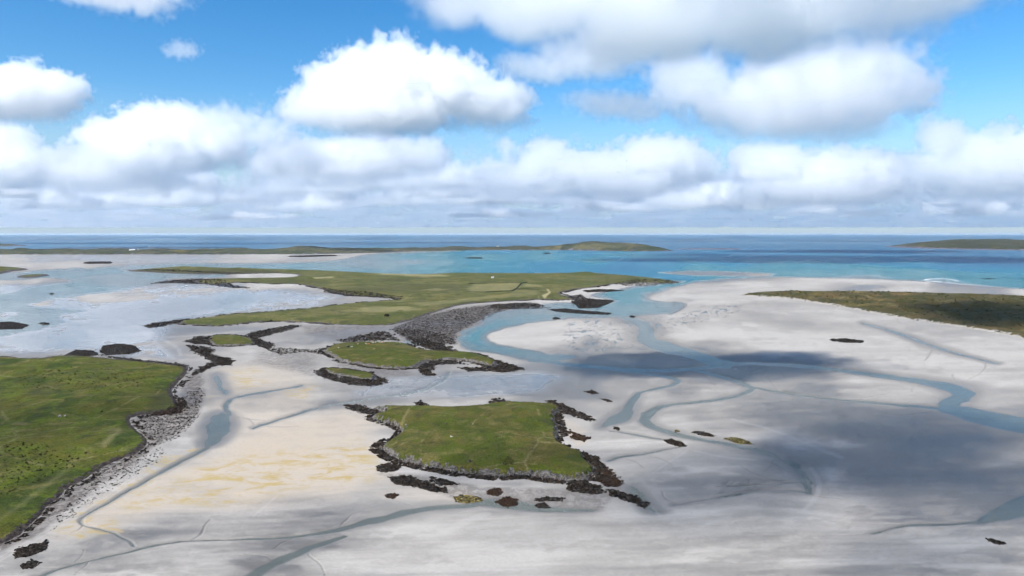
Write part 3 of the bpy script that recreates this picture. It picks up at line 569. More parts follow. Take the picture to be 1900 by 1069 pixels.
# ------------------------------------------------------------------ islands and headlands
LAND = {}
def sample_z(x, y):
    """height of the ground (sand or land) at points"""
    x = np.atleast_1d(np.asarray(x, float)); y = np.atleast_1d(np.asarray(y, float))
    z = flat_fields(x, y, True)['z']
    for f in LAND.values(): z = np.maximum(z, f(x, y)[0])
    return z
def island(name, poly, mat, label, cliff=(3, 3), dome=(2, 25), bump=(1.0, 18), su=1.0, sv=.6, jit=5.0, rockw=1.0, hills=(), hay=(), heath=(), seed=0, margin=4.0, dune=0, sm=1):
    poly = chaikin(poly, sm) if sm else np.asarray(poly, float)
    vmid = .5 * (poly[:, 1].min() + poly[:, 1].max()); 
    th = math.atan((vmid - 534.5) / F) - PITCH; K = 1 / math.sin(th); mpp = H / math.sin(th) / F
    hg = [(ground(hu, hv), hr * mpp, hh) for hu, hv, hr, hh in hills]
    def f(x, y):
        u, v = uv_of(x, y)
        j = (fbm(x / (9 * mpp), y / (9 * mpp), 5, 41 + seed, .6) - .5)
        d = sdf(poly, u, v, K, 60) + j * jit * 2
        m = d * mpp
        z = cliff[0] * sstep(-.3 * cliff[1], cliff[1], m) + dome[0] * (1 - np.exp(-np.maximum(m, 0) / dome[1]))
        inside = sstep(0, bump[1] * .6, m)
        z = z + bump[0] * (fbm(x / bump[1], y / bump[1], 5, 61 + seed, .55) - .42) * 2 * inside
        if dune: z = z + dune * sstep(0, 40, m) * (1 - np.abs(fbm(x / 60, y / 90, 4, 81 + seed) * 2 - 1) * 2.2)
        for ((cx, cy2), r, hh) in hg: z = z + hh * np.exp(-(((x - cx) ** 2 + ((y - cy2) / 1.6) ** 2) / (r * r))) * inside
        z = np.where(m < 0, np.minimum(z, z + m * .35 - .1), z)
        return np.where(m > -margin, z, -5.0), m, u, v
    LAND[name + label] = f
    p = 14
    uu = np.arange(max(poly[:, 0].min() - p, -300), min(poly[:, 0].max() + p, 2300), su)
    vv = np.arange(poly[:, 1].min() - p / K - .5, min(poly[:, 1].max() + p / K + 1, 1180), sv)
    G = np.meshgrid(uu, vv); x, y = ground(G[0].ravel(), G[1].ravel())
    z, m, u, v = f(x, y)
    rk = sstep(cliff[1] * 1.25 * rockw, cliff[1] * .45 * rockw, m + (fbm(x / (5 * mpp), y / (5 * mpp), 4, 71 + seed, .6) - .5) * cliff[1] * 2.2)
    ha = np.zeros(u.shape); he = np.zeros(u.shape)
    for q, a_, b_ in hay: ha = np.maximum(ha, a_ * sstep(-b_, b_, sdf(q, u, v + (fbm(u / 14, v / 4, 3, 5) - .5) * b_ * .35, K, 40)))
    for q, a_, b_ in heath: he = np.maximum(he, a_ * sstep(-b_, b_, sdf(q, u, v + (fbm(u / 14, v / 4, 3, 15) - .5) * b_ * .5, K, 60)))
    fc = grid_faces(len(vv), len(uu), m > -margin * .8)
    a, b, c = compact(np.column_stack([x, y, z]), fc, {'rock': rk, 'hay': ha, 'heath': he})
    o = make_mesh(name, a, b[:, ::-1], [mat], c)
    link(o, kind='structure', label=label); return o

GRASS_NEAR = land_material('island turf', (.0358, .0463, .0037), (.0675, .0592, .0112), (.0482, .0607, .0044), scale=1.0)
GRASS_LEFT = land_material('pasture turf', (.0246, .0391, .0029), (.0630, .0616, .0064), (.0616, .0799, .0042), (.0302, .0225, .0192), (.0905, .0705, .0627), scale=.8, heath=(.0226, .0240, .0074))
GRASS_MID = land_material('machair grass', (.0577, .0648, .0133), (.0996, .0899, .0280), (.0462, .0560, .0105), (.0325, .0276, .0266), (.1443, .1240, .1218), scale=.35, heath=(.0325, .0344, .0148))
GRASS_DUNE = land_material('dune grass', (.0433, .0378, .0118), (.0866, .0579, .0223), (.0318, .0319, .0086), (.2706, .246, .2132), (.3444, .3157, .2788), scale=.4, heath=(.0328, .0361, .0148))
GRASS_FAR_HAZED = land_material('hazed distant grass', (.0366, .0448, .0224), (.0579, .0586, .0361), (.0260, .0324, .0172), (.0531, .0499, .0603), (.1771, .1683, .2066), scale=.06, heath=(.0266, .0299, .0207))  # bluish haze of distance is mixed into these colours

island('grassy_island', N1, GRASS_NEAR, 'near grassy island with dark rocky edges standing on the sand', cliff=(3.4, 3.6), dome=(1.6, 18), bump=(.8, 16), su=.8, sv=.45, jit=4.0, rockw=.72, seed=1)
island('grassy_island', N2, GRASS_NEAR, 'green island with grazing cattle beyond the small islet', cliff=(2.4, 4), dome=(3.0, 30), bump=(.8, 30), su=.9, sv=.35, jit=2.0, seed=2)
island('grassy_islet', N3, GRASS_NEAR, 'small low grassy islet rimmed with black rocks', cliff=(1.8, 3), dome=(1.0, 20), bump=(.4, 20), su=.8, sv=.35, jit=1.6, seed=3)
island('grassy_islet', N4, GRASS_NEAR, 'low green islet among black weed left of the cattle island', cliff=(1.6, 4), dome=(1.5, 25), bump=(.5, 25), su=.8, sv=.3, jit=1.6, seed=4)
island('pasture_headland', N5, GRASS_LEFT, 'dark green pasture in the left foreground sloping to the beach', cliff=(1.2, 3.5), dome=(4.0, 60), bump=(1.6, 42), su=1.2, sv=.7, jit=3.2, seed=5,
       hay=[([(188, 832), (221, 800), (226, 806), (196, 838)], .26, 6), ([(0, 972), (80, 908), (140, 862), (146, 864), (86, 912), (0, 980)], .14, 7)], heath=[([(285, 735), (330, 728), (340, 762), (270, 770)], .55, 14), ([(40, 725), (120, 722), (130, 742), (60, 745)], .35, 14)])
island('machair_island', N6, GRASS_MID, 'large low green island with hay fields across the middle distance', cliff=(1.6, 9), dome=(3.0, 60), bump=(1.6, 110), su=1.5, sv=.3, jit=1.5, rockw=.8, seed=6, margin=14,
       hills=[(340, 499, 50, 9), (380, 500, 40, 8), (450, 502, 60, 9), (300, 500, 30, 6), (840, 507, 40, 9), (868, 506.5, 26, 8), (1088, 509, 45, 11), (1040, 512, 60, 5), (1150, 514, 50, 6), (540, 503, 60, 4), (960, 520, 120, 3)],
       hay=[([(690, 511), (720, 507.5), (830, 512), (830, 516), (760, 515)], .55, 8), ([(828, 507), (845, 503), (870, 503), (900, 507), (880, 508.5)], .6, 6), ([(868, 540), (880, 532), (960, 530), (966, 536), (952, 543), (872, 547)], .30, 6), ([(968, 536), (975, 531), (1005, 533), (1005, 536)], .32, 5), ([(940, 552), (960, 543), (998, 542), (996, 552), (950, 555)], .18, 5), ([(640, 582), (690, 573), (770, 574), (774, 580), (700, 584)], .36, 14), ([(775, 542), (810, 540), (832, 542), (815, 545)], .42, 8), ([(1010, 556), (1005, 552), (1018, 545), (1014, 540), (1017, 539), (1022, 545), (1012, 556)], .9, 1.2), ([(1020, 504), (1050, 503), (1060, 506), (1020, 507)], .5, 4), ([(760, 567), (880, 556), (960, 549), (960, 553), (860, 563), (780, 573)], .2, 6), ([(580, 517), (620, 516), (618, 519), (585, 520)], .6, 3)],
       heath=[([(229, 502), (380, 503), (520, 505), (520, 510), (400, 510), (280, 506)], .75, 5), ([(420, 516), (560, 520), (620, 530), (560, 532), (480, 522)], .3, 10), ([(700, 520), (760, 522), (755, 526), (710, 525)], .6, 5), ([(620, 536), (760, 532), (860, 534), (850, 545), (720, 548), (640, 545)], .35, 12), ([(830, 572), (860, 563), (1000, 556), (1000, 558.5), (880, 566), (836, 575)], .7, 3), ([(740, 602), (790, 585), (840, 568), (842, 571), (795, 588), (745, 604)], .6, 2), ([(1100, 512), (1200, 516), (1180, 523), (1110, 525)], .25, 10)])
island('dune_headland', N7, GRASS_DUNE, 'brown green dune headland above white sand on the right', cliff=(2.0, 7), dome=(4.0, 60), bump=(1.6, 60), su=1.6, sv=.45, jit=3.5, rockw=.8, seed=7, dune=6.0, margin=10,
       hills=[(1420, 545, 30, 3), (1460, 545, 40, 3), (1730, 580, 28, 5), (1770, 578, 22, 7), (1790, 570, 36, 5), (1830, 580, 30, 6), (1740, 595, 20, 4), (1870, 575, 40, 6)],
       heath=[([(1640, 560), (1740, 556), (1900, 552), (2200, 570), (2200, 680), (1900, 615), (1780, 600), (1690, 585)], .55, 40), ([(1640, 560), (1760, 563), (1750, 568), (1650, 566)], .5, 8)])
island('far_island', N8, GRASS_FAR_HAZED, 'long low grassy island with a pale beach along the horizon', cliff=(4, 40), dome=(12, 110), bump=(13, 150), su=2.2, sv=.16, jit=.6, rockw=.3, seed=8, margin=60, sm=0,
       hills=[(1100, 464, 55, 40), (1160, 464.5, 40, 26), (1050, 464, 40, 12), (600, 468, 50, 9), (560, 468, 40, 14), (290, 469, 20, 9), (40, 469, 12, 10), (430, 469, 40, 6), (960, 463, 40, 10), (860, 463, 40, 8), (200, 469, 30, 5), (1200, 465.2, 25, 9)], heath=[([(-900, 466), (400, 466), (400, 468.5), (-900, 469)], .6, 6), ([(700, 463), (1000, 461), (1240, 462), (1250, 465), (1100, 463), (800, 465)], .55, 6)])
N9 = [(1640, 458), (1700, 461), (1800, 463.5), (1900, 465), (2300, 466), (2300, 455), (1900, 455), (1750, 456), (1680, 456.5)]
island('far_hill_island', N9, GRASS_FAR_HAZED, 'dark rounded hill island on the horizon at the right edge', cliff=(4, 40), dome=(10, 120), bump=(8, 260), su=2.2, sv=.16, jit=.6, rockw=1.2, seed=9, margin=60, sm=0, hills=[(1800, 460.5, 75, 46), (1730, 460, 50, 18), (1880, 461, 60, 26), (1960, 461, 80, 30)], heath=[([(1640, 450), (2300, 450), (2300, 470), (1640, 470)], .5, 5)])
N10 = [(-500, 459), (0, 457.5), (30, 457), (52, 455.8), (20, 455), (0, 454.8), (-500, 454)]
island('far_island', N10, GRASS_FAR_HAZED, 'faint dark spit of land on the horizon at the left edge', cliff=(4, 40), dome=(8, 120), bump=(5, 260), su=2.2, sv=.12, jit=.4, rockw=1.2, seed=10, margin=60, sm=0, hills=[(-100, 456, 80, 14), (0, 456, 30, 5)])
island('skerry', [(1245, 463), (1290, 462), (1340, 462), (1378, 462), (1370, 463.2), (1300, 463.2)], GRASS_FAR_HAZED, 'thin dark reef off the point of the far island', cliff=(6, 60), dome=(2, 90), bump=(2, 200), su=1.8, sv=.1, jit=.5, rockw=3, seed=11, margin=60, sm=0)
island('grassy_islet', [(-150, 512), (0, 509), (20, 504), (45, 502), (56, 499.5), (30, 496.5), (0, 495), (-150, 494)], GRASS_MID, 'dark weedy islet cut by the left edge in the bay', cliff=(2, 14), dome=(3, 50), bump=(1, 80), su=1.4, sv=.25, jit=1.5, rockw=1.8, seed=12, margin=20)
island('grassy_islet', [(28, 513.5), (45, 510.5), (65, 510), (88, 509), (92, 511), (75, 513.5), (60, 515.5), (40, 515.5)], GRASS_MID, 'small oval weedy islet in the left bay', cliff=(2, 14), dome=(2, 50), bump=(.8, 80), su=1.2, sv=.25, jit=1.2, rockw=1.2, seed=13, margin=20)

# ------------------------------------------------------------------ rocks
def ico(sub):
    import bmesh
    bm = bmesh.new(); bmesh.ops.create_icosphere(bm, subdivisions=sub, radius=1)
    v = np.array([q.co[:] for q in bm.verts]); f = np.array([[q.index for q in p.verts] for p in bm.faces]); bm.free(); return v, f
ICO = {1: ico(1), 2: ico(2)}
def rock_variants(sub, k=9):
    out = []
    v, f = ICO[sub]
    for i in range(k):
        s = rng.normal(size=(7, 3)); s /= np.linalg.norm(s, axis=1)[:, None]
        q = v.copy()
        for dvec in s:                                            # flat facets, like broken stone
            t = q @ dvec; lim = rng.uniform(.35, .8); q = q - np.outer(np.maximum(t - lim, 0), dvec)
        q *= 1 + rng.uniform(-.14, .14, (len(q), 1)); out.append(q)
    return out, f
RV = {1: rock_variants(1), 2: rock_variants(2)}
TINTS = {'weed': [(.0066, .0050, .0039), (.0099, .0072, .0050), (.0050, .0044, .0039), (.0132, .0088, .0050), (.0187, .0138, .0088), (.0330, .0275, .0231), (.0248, .0165, .0099), (.0303, .0198, .0110), (.0550, .0468, .0385)],
         'red': [(.0330, .0156, .0084), (.0240, .0132, .0084), (.0180, .0108, .0072), (.0420, .0270, .0120)],
         'stone': [(.1240, .1085, .0992), (.0744, .0651, .0589), (.0372, .0322, .0298), (.1736, .1550, .1426), (.0217, .0186, .0161), (.1054, .0775, .0651)],
         'ochre': [(.1950, .1425, .0375), (.0900, .0750, .0225), (.0150, .0128, .0075), (.2250, .1950, .0900), (.0375, .0300, .0150)],
         'pale': [(.3150, .2925, .2625), (.2400, .2175, .1950), (.3750, .3525, .3225)], 'green': [(.0240, .0320, .0056), (.0176, .0224, .0064), (.0400, .0400, .0096), (.0600, .0560, .0144)]}
def rock_field(name, pts, sizes, tint, sub=1, flat=(.35, .7), origin=None, sink=.35, mat=None):
    n = len(pts); V = []; Fs = []; C = []; off = 0
    pal = np.array(TINTS[tint]); vars_, f = RV[sub]
    z = sample_z(pts[:, 0], pts[:, 1])
    for i in range(n):
        q = vars_[rng.integers(len(vars_))]; s = sizes[i]; a = rng.uniform(0, 6.28); ca, sa = math.cos(a), math.sin(a)
        sx, sy, sz = s * rng.uniform(.8, 1.35), s * rng.uniform(.6, 1.0), s * rng.uniform(*flat)
        w = q * (sx, sy, sz); X = w[:, 0] * ca - w[:, 1] * sa; Y = w[:, 0] * sa + w[:, 1] * ca
        V.append(np.column_stack([X + pts[i, 0], Y + pts[i, 1], w[:, 2] + z[i] + sz * (1 - sink) - sz * .35]))
        Fs.append(f + off); off += len(q)
        C.append(np.repeat((pal[rng.integers(len(pal))] * rng.uniform(.7, 1.35))[None], len(q), 0))
    V = np.vstack(V); Fs = np.vstack(Fs); C = np.vstack(C)
    o0 = np.array(origin if origin is not None else (*pts.mean(0), z.min()))
    o = make_mesh(name, V - o0, Fs, [mat or ROCK], None, {'tint': C}, smooth=False); o.location = o0
    return o
def scatter(poly, n, edge=4.0, K=3.0, thresh=.5, nsc=9.0, seed=0, cover=1.0):
    """points spread over a traced patch, thinning to ragged edges"""
    P = np.asarray(poly, float); lo = P.min(0) - 3; hi = P.max(0) + 2; out = np.zeros((0, 2)); k = 0
    while len(out) < n and k < 40:
        q = rng.uniform(lo, hi, (n * 3, 2)); k += 1
        d = sdf(P, q[:, 0], q[:, 1], K, 50)
        w = d / edge + (fbm(q[:, 0] / nsc, q[:, 1] * K / nsc, 4, seed + 11) - thresh) * 4 * (1 if cover < 1.01 else .4)
        out = np.vstack([out, q[(w > 0) & (d > -edge * 1.2)]])
    return out[:n]
def mpp_at(v): return H / np.sin(np.arctan((v - 534.5) / F) - PITCH) / F
def slab(poly, hgt, seed, tint):
    """the low hummocky bed of an outcrop, one sheet that dips into the sand all round"""
    P = np.asarray(poly, float); vm = P[:, 1].mean(); K = 1 / math.sin(math.atan((vm - 534.5) / F) - PITCH); m = float(mpp_at(vm))
    w = P[:, 0].max() - P[:, 0].min(); st = max(w / 46, .35)
    uu = np.arange(P[:, 0].min() - 4, P[:, 0].max() + 4, st); vv = np.arange(P[:, 1].min() - 4 / K, P[:, 1].max() + 4 / K, st / K)
    G = np.meshgrid(uu, vv); x, y = ground(G[0].ravel(), G[1].ravel()); u, v = G[0].ravel(), G[1].ravel()
    d = sdf(P, u, v, K, 20) + (fbm(u / 4.5, v * K / 4.5, 4, seed, .6) - .5) * 11 - .8
    z = sample_z(x, y) - .12 + hgt * sstep(-1.5, 4, d) * (.2 + 1.7 * fbm(u / 2.0, v * K / 2.0, 3, seed + 5))
    f = grid_faces(len(vv), len(uu), d > -1.0); a, b, _ = compact(np.column_stack([x, y, z]), f, {})
    pal = np.array(TINTS[tint]); c = pal[rng.integers(len(pal), size=len(a))] * .8
    return a, b[:, ::-1], c
def nm_slab(n): return n != 'boulder'
def weed(name, poly, n, size, tint, label=None, cat=None, kind=None, edge=5.0, thresh=.5, sub=1, group=None, seed=0, flat=(.3, .65), spill=0, cover=1.0, nsc=9.0):
    """size in photo pixels"""
    P = np.asarray(poly, float); vm = P[:, 1].mean(); K = 1 / math.sin(math.atan((vm - 534.5) / F) - PITCH)
    n = int(n * 2.4); q = scatter(P, n, edge, K, thresh, nsc, seed, cover)
    if spill:
        c = q[rng.integers(len(q), size=spill)]; q = np.vstack([q, c + rng.normal(size=c.shape) * (edge * 1.6, edge * 1.6 / K)])
    x, y = ground(q[:, 0], q[:, 1]); s = mpp_at(q[:, 1]) * size * .50 * np.clip(rng.lognormal(-.1, .62, len(q)), .2, 2.6) * .5
    o = rock_field(name, np.column_stack([x, y]), s, tint, sub, flat)
    if cat and nm_slab(name):
        a, b, c = slab(P, float(mpp_at(vm)) * 1.6, seed, tint); me = o.data; o0 = np.array(o.location)
        va = np.zeros(len(me.vertices) * 3); me.vertices.foreach_get('co', va); va = va.reshape(-1, 3)
        fa = np.zeros(len(me.loops), int); me.loops.foreach_get('vertex_index', fa); fa = fa.reshape(-1, 3)
        ca = np.zeros(len(me.vertices) * 4); me.attributes['tint'].data.foreach_get('color', ca); ca = ca.reshape(-1, 4)[:, :3]
        tri = np.vstack([b[:, [0, 1, 2]], b[:, [0, 2, 3]]]) + len(va)
        o = make_mesh(name, np.vstack([va, a - o0]), np.vstack([fa, tri]), [ROCK], None, {'tint': np.vstack([ca, c])}, smooth=False); o.location = o0
    pr = {}
    if kind: pr['kind'] = kind
    if label: pr['label'] = label
    if cat: pr['category'] = cat
    if group: pr['group'] = group
    return link(o, **pr)
def ring(poly, inner, outer, n, K, i0=None, i1=None, bias=None):
    """points in a band along an outline (inside inner px, outside outer px), optionally between two vertex numbers"""
    P = np.asarray(poly, float)
    idx = range(len(P)) if i0 is None else [(k % len(P)) for k in range(i0, i1)]
    segs = [(P[k], P[(k + 1) % len(P)]) for k in idx]
    L = np.array([np.hypot(b[0] - a[0], (b[1] - a[1]) * K) for a, b in segs]); pr = L / L.sum()
    area = sum(P[k][0] * P[(k + 1) % len(P)][1] - P[(k + 1) % len(P)][0] * P[k][1] for k in range(len(P)))
    sgn = 1 if area > 0 else -1
    ks = rng.choice(len(segs), n, p=pr); t = rng.uniform(0, 1, n); r = rng.uniform(-inner, outer, n) if bias is None else outer - (outer + inner) * rng.beta(*bias, n)
    A = np.array([s[0] for s in segs])[ks]; B = np.array([s[1] for s in segs])[ks]
    q = A + (B - A) * t[:, None]; e = (B - A) * (1, K); nrm = np.column_stack([e[:, 1], -e[:, 0]]) * sgn; nrm /= np.linalg.norm(nrm, axis=1)[:, None] + 1e-9
    q = q + nrm * r[:, None] / (1, K); return q
def rim(name, poly, n, inner, outer, size, tint, label, i0=None, i1=None, sub=1, flat=(.25, .75), thresh=.35, seed=0, nsc=14):
    P = np.asarray(poly, float); vm = P[:, 1].mean(); K = 1 / math.sin(math.atan((vm - 534.5) / F) - PITCH)
    n = int(n * 2.2); q = ring(P, inner, outer, n * 3, K, i0, i1)
    w = fbm(q[:, 0] / nsc, q[:, 1] * K / nsc, 4, seed + 91) > thresh + .08; q = q[w][:n]
    x, y = ground(q[:, 0], q[:, 1]); s = mpp_at(q[:, 1]) * size * .52 * np.clip(rng.lognormal(-.1, .62, len(q)), .2, 2.6) * .5
    return link(rock_field(name, np.column_stack([x, y]), s, tint, sub, flat), kind='stuff', label=label)

# near island: pale broken cliff stone, black weed below it
rim('cliff_stones', N1, 520, 2, 6, 4.6, 'stone', 'grey broken stones of the near island cliff', 2, 26, sub=1, flat=(.5, 1.2), thresh=.42, nsc=22)
rim('seaweed_rocks', N1, 3200, -2, 23, 6.5, 'weed', 'black weedy rocks along the front edge of the near island', 8, 27, thresh=.25)
rim('seaweed_rocks', N1, 1500, 1, 15, 6.0, 'weed', 'black weedy rocks along the right edge of the near island', 24, 37, thresh=.33)
rim('seaweed_rocks', N1, 420, 0, 7, 5, 'weed', 'thin black rocks along the far edge of the near island', 36, 46, thresh=.42)
rim('seaweed_rocks', N1, 800, 0, 11, 5.5, 'weed', 'black weedy rocks along the left cove of the near island', 0, 10, thresh=.3)
weed('seaweed_rocks', SEAWEED[0], 260, 6, 'weed', 'black rocks at the left tip of the near island', kind='stuff', seed=3)
weed('seaweed_rocks', SEAWEED[1], 160, 6, 'weed', 'knob of dark rock behind the near island', kind='stuff', seed=4)
weed('seaweed_rocks', SEAWEED[2], 70, 5, 'weed', 'small dark rocks behind the left part of the near island', kind='stuff', seed=5)
weed('seaweed_rocks', SEAWEED[3], 420, 6, 'weed', 'black rock spur at the far right corner of the near island', kind='stuff', seed=6, edge=4)
weed('seaweed_rocks', SEAWEED[4], 200, 6, 'red', 'brown weed tongue on the white cove sand', kind='stuff', seed=7)
weed('seaweed_rocks', SEAWEED[5], 420, 6, 'red', 'brown black weed bank at the right corner of the near island', kind='stuff', seed=8)
weed('seaweed_rocks', SEAWEED[6], 300, 7, 'weed', 'black weedy rock tail trailing right of the near island', kind='stuff', seed=9)
weed('seaweed_rocks', SEAWEED[7], 380, 7, 'weed', 'black weed mass below the right front of the near island', kind='stuff', seed=10)
weed('seaweed_rocks', SEAWEED[8], 240, 6, 'weed', 'brown black weed patch at the left front of the near island', kind='stuff', seed=11)
weed('seaweed_rocks', SEAWEED[9], 620, 6.5, 'weed', 'long brown weed bank on sand below the near island cliff', kind='stuff', seed=12)
weed('seaweed_rocks', SEAWEED[10], 220, 6, 'weed', 'dark weed hummock close under the near island cliff', kind='stuff', seed=13)
for i, (nm, poly, n, s, tint, lab) in enumerate(TH):
    weed(nm, poly, n, s, tint, lab, 'boulder' if nm == 'boulder' else 'rock', seed=40 + i, edge=2.5, thresh=.42, spill=n // 14, cover=1.2)
# other shores
rim('seaweed_rocks', N2, 1500, 0, 10, 4.5, 'weed', 'black weedy rim of the cattle island', thresh=.36, seed=2)
weed('seaweed_rocks', SEAWEED[11], 760, 5, 'weed', 'black weed point at the right end of the cattle island', kind='stuff', seed=21)
weed('seaweed_rocks', SEAWEED[12], 420, 5, 'weed', 'dark weed curl in the small cove of the cattle island', kind='stuff', seed=22)
weed('seaweed_rocks', SEAWEED[13], 620, 4.5, 'weed', 'black weed ridge behind the cattle island', kind='stuff', seed=23)
weed('seaweed_rocks', SEAWEED[14], 520, 4.2, 'weed', 'black weed below the causeway track', kind='stuff', seed=24, cover=.9)
weed('seaweed_rocks', SEAWEED[15], 2000, 2.8, 'weed', 'boulder strewn foreshore below the large green island', kind='stuff', seed=25, thresh=.56, cover=.9, nsc=16)
weed('seaweed_rocks', SEAWEED[16], 560, 3.6, 'weed', 'dark weed at the near end of the boulder foreshore', kind='stuff', seed=26, cover=.9)
weed('seaweed_rocks', SEAWEED[17], 420, 3.6, 'weed', 'dark weed shelf left of the beach', kind='stuff', seed=27)
rim('seaweed_rocks', N3, 700, 1, 11, 5, 'weed', 'black rocks ringing the small islet', 6, 14, thresh=.3, seed=3)
weed('seaweed_rocks', SEAWEED[18], 620, 5, 'weed', 'black weed skirt of the small islet', kind='stuff', seed=28)
rim('seaweed_rocks', N4, 420, 0, 8, 4, 'weed', 'black rocks round the low islet', thresh=.35, seed=4)
weed('seaweed_rocks', SEAWEED[19], 330, 4.2, 'weed', 'black weed bank left of the low islet', kind='stuff', seed=29)
weed('seaweed_rocks', SEAWEED[20], 760, 4.5, 'weed', 'black weed ridge curving down from the low islet', kind='stuff', seed=30)
weed('seaweed_rocks', SEAWEED[21], 420, 4.5, 'weed', 'dark weed causeway joining the left pasture', kind='stuff', seed=31)
weed('seaweed_rocks', SEAWEED[22], 760, 4.2, 'weed', 'black weed ridge between the low islet and the large island', kind='stuff', seed=32)
weed('seaweed_rocks', SEAWEED[23], 380, 4, 'weed', 'scattered black weed left of the cattle island', kind='stuff', seed=33, thresh=.55)
weed('seaweed_rocks', SEAWEED[24], 330, 4, 'weed', 'black weed tip west of the large island', kind='stuff', seed=34)
rim('seaweed_rocks', N6, 900, 0, 10, 4, 'weed', 'black weed along the near shore of the large island western arm', 42, 54, thresh=.4, seed=6)
rim('seaweed_rocks', N6, 900, 0, 7, 3.6, 'weed', 'black weed along the inner bay of the large island', 53, 67, thresh=.45, seed=7)
weed('seaweed_rocks', SEAWEED[25], 620, 3.6, 'weed', 'black weed spit inside the bay of the large island', kind='stuff', seed=35)
weed('seaweed_rocks', SEAWEED[26], 620, 3.4, 'weed', 'black weed shore beside the left bay water', kind='stuff', seed=36)
weed('seaweed_rocks', SEAWEED[27], 420, 3, 'weed', 'dark weedy shoreline of the far western arm', kind='stuff', seed=37)
rim('seaweed_rocks', N6, 700, -1, 8, 3.4, 'weed', 'dark rocks round the eastern headland', 21, 31, thresh=.4, seed=8)
weed('seaweed_rocks', SEAWEED[28], 520, 3.4, 'weed', 'dark rock shelf at the tip of the eastern headland', kind='stuff', seed=38)
weed('seaweed_rocks', SEAWEED[29], 220, 3, 'weed', 'dark rock bands crossing the white beach', kind='stuff', seed=39, thresh=.6, cover=.9)
rim('seaweed_rocks', N5, 1500, -1, 15, 4.6, 'weed', 'black weed line along the left pasture shore', 11, 36, thresh=.42, seed=9)
weed('seaweed_rocks', SEAWEED[30], 900, 3.6, 'weed', 'scattered weed stones on the left shore', kind='stuff', seed=41, thresh=.58, cover=.9, nsc=14)
weed('seaweed_rocks', SEAWEED[31], 420, 3.8, 'weed', 'scattered weed stones beside the wheel tracks', kind='stuff', seed=42, thresh=.6, cover=.9, nsc=14)
weed('seaweed_rocks', SEAWEED[32], 380, 4, 'red', 'reddish weed strip below the left pasture bluff', kind='stuff', seed=43)
weed('seaweed_rocks', SEAWEED[33], 320, 3.6, 'weed', 'black weed edge behind the left pasture', kind='stuff', seed=44)
# rush clumps on the pasture
TUFT = ROCK
weed('rush_clumps', [(0, 835), (60, 830), (130, 850), (190, 845), (140, 870), (80, 900), (20, 930), (0, 940)], 260, 4.5, 'green', 'dark rush clumps dotted over the left pasture', kind='stuff', seed=51, thresh=.58, cover=.9, nsc=20, flat=(.5, .9))
weed('rush_clumps', [(20, 700), (120, 690), (280, 690), (300, 720), (160, 740), (40, 730)], 420, 3.4, 'green', 'dark rush patches on the far side of the left pasture', kind='stuff', seed=52, thresh=.6, cover=.9, nsc=24, flat=(.4, .8))
weed('rush_clumps', [(930, 870), (945, 866), (957, 871), (950, 878), (930, 879)], 60, 4, 'green', 'dark rush clump near the front edge of the near island', kind='stuff', seed=53, flat=(.5, .9))

weed('marram_clumps', [(1380, 547), (1500, 541), (1700, 545), (1900, 553), (1900, 620), (1760, 600), (1600, 572), (1450, 552)], 900, 4.2, 'green', 'dark clumps of coarse grass on the dune headland', kind='stuff', seed=54, thresh=.55, cover=.9, nsc=26, flat=(.35, .7))
weed('grass_tussocks', [(700, 765), (1030, 757), (1035, 800), (1090, 870), (1080, 886), (900, 880), (730, 845), (745, 800)], 700, 2.2, 'green', 'low grass tussocks over the near island turf', kind='stuff', seed=55, thresh=.5, cover=.9, nsc=30, flat=(.2, .4))
weed('grass_tussocks', [(610, 652), (650, 640), (750, 641), (800, 656), (890, 664), (780, 676), (700, 680), (630, 668)], 420, 2.2, 'green', 'low grass tussocks over the cattle island', kind='stuff', seed=56, thresh=.55, cover=.9, nsc=30, flat=(.2, .4))
weed('grass_tussocks', [(0, 668), (150, 664), (340, 682), (320, 715), (240, 770), (270, 820), (150, 890), (60, 960), (0, 1000)], 900, 3.0, 'green', 'low grass tussocks over the left pasture', kind='stuff', seed=57, thresh=.5, cover=.9, nsc=40, flat=(.2, .45))
# ------------------------------------------------------------------ small things
def boulder(u, v, s, tint, label, n=3):
    x, y = ground(u, v); m = float(mpp_at(v))
    p = np.column_stack([x + rng.normal(0, s * .16 * m, n), y + rng.normal(0, s * .16 * m, n)])
    o = rock_field('boulder', p, np.full(n, s * m * .5), tint, 2, (.6, .95)); link(o, label=label, category='boulder')
boulder(828, 802, 4.5, 'stone', 'grey boulder on the near island turf, left of a smaller one', 2)
boulder(878, 803, 3.5, 'stone', 'small grey boulder on the near island turf, right of a larger one', 2)
boulder(838, 826, 4, 'pale', 'pale flat stone in the middle of the near island turf', 3)
boulder(870, 872, 6, 'stone', 'grey boulder group at the front lip of the near island', 4)
boulder(112, 782, 6, 'pale', 'white boulder in the left pasture, left of a pair')
boulder(121, 781, 5, 'pale', 'white boulder in the left pasture, right of a pair', 2)
boulder(189, 770, 4, 'stone', 'grey boulder in the left pasture near the shore bend', 2)
boulder(717, 591, 8, 'weed', 'dark mound alone on the large green island slope', 5)
boulder(628, 652, 4, 'pale', 'pale boulder at the left end of the cattle island', 2)
boulder(645, 651, 6, 'stone', 'grey stone heap left of the cattle', 5)
boulder(653, 651, 5, 'pale', 'pale stones right of the grey heap near the cattle', 4)

